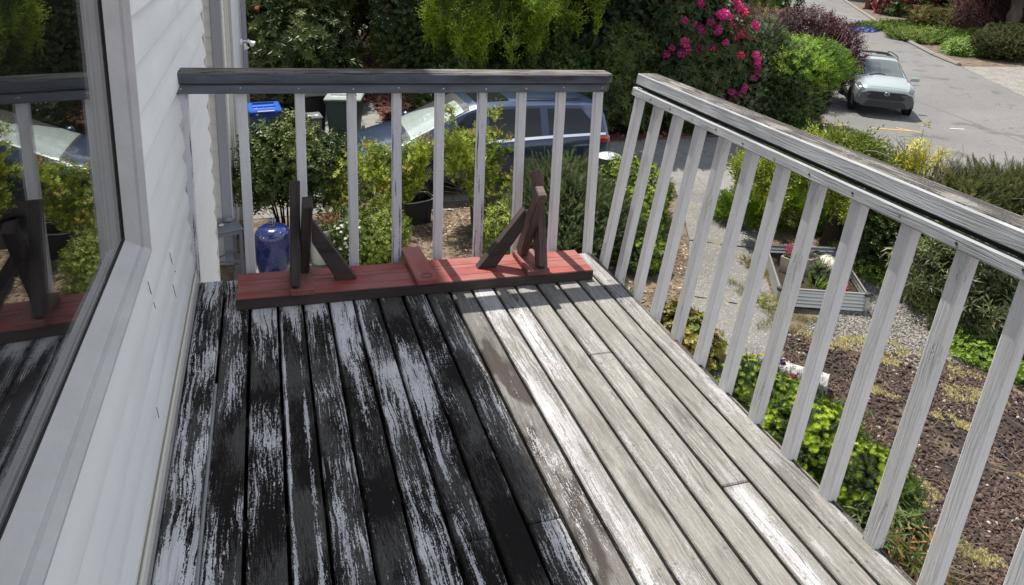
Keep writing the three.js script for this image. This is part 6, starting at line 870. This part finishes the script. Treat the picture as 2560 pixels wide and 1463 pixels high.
// --- across the street ---
reseed(501);
const far = (name, label, cat, x, z, geo, mat, n, E, cols, o, extra) => bush(name, label, cat, [x, z], (t) => { foliage(t, 'leaves', geo, mat, n, E, cols, o); if (extra) extra(t, E); });
far('rhododendron', 'pink flowering rhododendron at the top of the street', 'shrub', 43.5, -36.3, SPRAY.rhodo, LEAF.gloss, 1800, [[0, 1.0, 0, 2.0, 1.2, 1.5], [-1.0, 0.8, 1, 1.2, 0.9, 1.0], [1.2, 1.6, 0, 1.4, 1.0, 1.2]], GR.rhodo, { size: 2.4 }, (t, E) => foliage(t, 'flowers', SPRAY.truss, LEAF.petal, 150, E, [[0.6, 0.06, 0.15], [0.75, 0.16, 0.26]], { size: 3.2, shell: 0.1 }));
far('blue_groundcover', 'sheet of blue flowers beside the far kerb', 'groundcover', 37.2, -29.9, SPRAY.bloom, LEAF.petal, 2600, [[-2.6, 0.06, 0.4, 1.3, 0.22, 0.5], [0, 0.08, 0, 1.6, 0.28, 0.7], [1.6, 0.08, 0.8, 1.0, 0.22, 0.5], [-4.6, 0.05, 1.0, 1.0, 0.16, 0.5]], [[0.10, 0.12, 0.42], [0.17, 0.2, 0.6]], { size: 3.4, up: 0.8 }, (t) => foliage(t, 'foliage', SPRAY.small, LEAF.dull, 1400, [[-1.5, 0.04, 0.4, 3.4, 0.16, 1.1]], GR.mid, { size: 2.2, up: 0.8 }));
far('green_groundcover', 'mown looking green groundcover below the blue flowers', 'groundcover', 34.2, -26.0, SPRAY.small, LEAF.dull, 3800, [[0, 0.1, 0, 2.4, 0.3, 1.3], [1.8, 0.1, 1.2, 2.0, 0.3, 1.2], [-1.1, 0.1, 0.9, 1.2, 0.25, 0.9]], [[0.06, 0.10, 0.02], [0.11, 0.16, 0.03], [0.16, 0.2, 0.05]], { size: 2.2, up: 0.8 });
far('bronze_shrub', 'brown green low shrub behind the green groundcover', 'shrub', 39.0, -27.8, SPRAY.small, LEAF.dull, 2600, [[0, 0.6, 0, 1.8, 0.8, 1.2], [1.8, 0.5, 1.2, 1.5, 0.7, 1.0], [-1.4, 0.7, -1.2, 1.2, 0.6, 1.0]], [[0.05, 0.055, 0.02], [0.09, 0.085, 0.03], [0.15, 0.12, 0.04]], { size: 2.2 });
far('hosta', 'clump of bright green broad leaves by the far kerb', 'plant', 31.4, -21.6, SPRAY.lance, LEAF.thin, 420, [[0, 0.2, 0, 0.8, 0.35, 0.7], [0.7, 0.25, -0.7, 0.6, 0.35, 0.5]], [[0.12, 0.2, 0.03], [0.2, 0.3, 0.05]], { size: 1.7, up: 0.8 });
far('clipped_yew', 'rounded dark clipped yew on the gravel across the street', 'shrub', 33.2, -20.3, SPRAY.yew, LEAF.dull, 8000, [[0, 0.6, 0, 2.3, 0.85, 1.25], [-0.7, 0.75, -0.2, 1.4, 0.75, 1.0], [1.0, 0.7, 0.2, 1.4, 0.75, 1.0]], [[0.035, 0.045, 0.018], [0.06, 0.07, 0.028], [0.10, 0.105, 0.04]], { size: 1.2, up: 0.6, lump: 0.15 });
far('laceleaf_maple', 'weeping purple laceleaf maple behind the clipped yew', 'tree', 40.2, -27.0, SPRAY.weep, LEAF.dull, 5200, [[-1.0, 1.5, 0, 1.9, 1.4, 1.5], [1.4, 1.6, 0.5, 1.9, 1.5, 1.5], [-2.6, 1.0, 0.4, 1.1, 0.9, 1.0], [3.6, 1.2, 1.2, 1.6, 1.2, 1.2]], [[0.045, 0.018, 0.022], [0.10, 0.05, 0.052], [0.2, 0.11, 0.105]], { size: 2.0, hang: 0.6 });
bush('street_tree', 'leaning grey trunked pine across the street by the right edge', 'tree', [38.2, -24.6], (t) => { stem(t, [[0, 0, 0], [0.7, 1.6, -0.3], [1.6, 3.2, -0.8], [2.2, 5.5, -1.2]], 0.42, 0.2, bark, 'trunk', 16); stem(t, [[1.2, 2.6, -0.6], [-0.5, 3.6, -0.6], [-2.2, 4.0, -0.8]], 0.16, 0.05, bark, 'branch'); foliage(t, 'crown', SPRAY.yew, LEAF.dull, 6500, [[2, 4.3, -1, 3.2, 0.9, 2.2], [-1.8, 4.0, -0.8, 2.0, 0.8, 1.6], [5, 4.2, 0, 2.2, 1.0, 1.8], [1, 5.4, -1, 4, 1.0, 2.4]], [[0.022, 0.035, 0.018], [0.045, 0.06, 0.03], [0.075, 0.09, 0.045]], { size: 2.6, up: 0.3, shell: 0.8 }); });
far('flowering_shrub', 'small purple pink flowering shrub at the right edge across the street', 'shrub', 37.6, -22.2, SPRAY.small, LEAF.dull, 900, [[0, 0.5, 0, 0.9, 0.6, 0.8]], GR.mid, { size: 1.8 }, (t, E) => foliage(t, 'flowers', SPRAY.truss, LEAF.petal, 260, E, [[0.4, 0.03, 0.28], [0.55, 0.08, 0.4]], { size: 1.4, shell: 0.05 }));
for (const [x, z, s, c, l] of [[47.5, -38.5, 1.5, 0, 'dark green tree at the head of the street'], [48.5, -32.5, 1.3, 0, 'dark green tree behind the pink rhododendron'], [44.5, -31.0, 0.8, 1, 'mid green shrubs behind the bronze shrub'], [47.5, -26, 1.5, 0, 'dark green tree behind the laceleaf maple'], [52, -46, 1.8, 0, 'dark green tree farthest up the street'], [42.5, -22, 1.1, 0, 'dark green tree at the far right across the street'], [26.5, -44, 1.5, 1, 'mid green tree up the street on the near side'], [22.5, -27.5, 1.2, 1, 'mid green tree behind the pink azalea']]) bush('background_tree', l, 'tree', [x, z], (t) => { stem(t, [[0, 0, 0], [0.2, 2, 0], [0, 4.5 * s, 0]], 0.22 * s, 0.08, darkBark, 'trunk'); const E = [[0, 2.3 * s, 0, 2.4 * s, 2.2 * s, 2.0 * s], [1.2 * s, 3.4 * s, 0, 1.8 * s, 1.6 * s, 1.5 * s], [-1.3 * s, 1.6 * s, 0.5, 1.5 * s, 1.4 * s, 1.3 * s]]; foliage(t, 'crown', SPRAY.rhodo, c ? LEAF.thin : LEAF.gloss, 3200, E, c ? GR.mid : GR.dark, { size: 3.2, shell: 0.6, up: 0.1 }); }, 'trees up the street');
renderer.render(scene, camera);
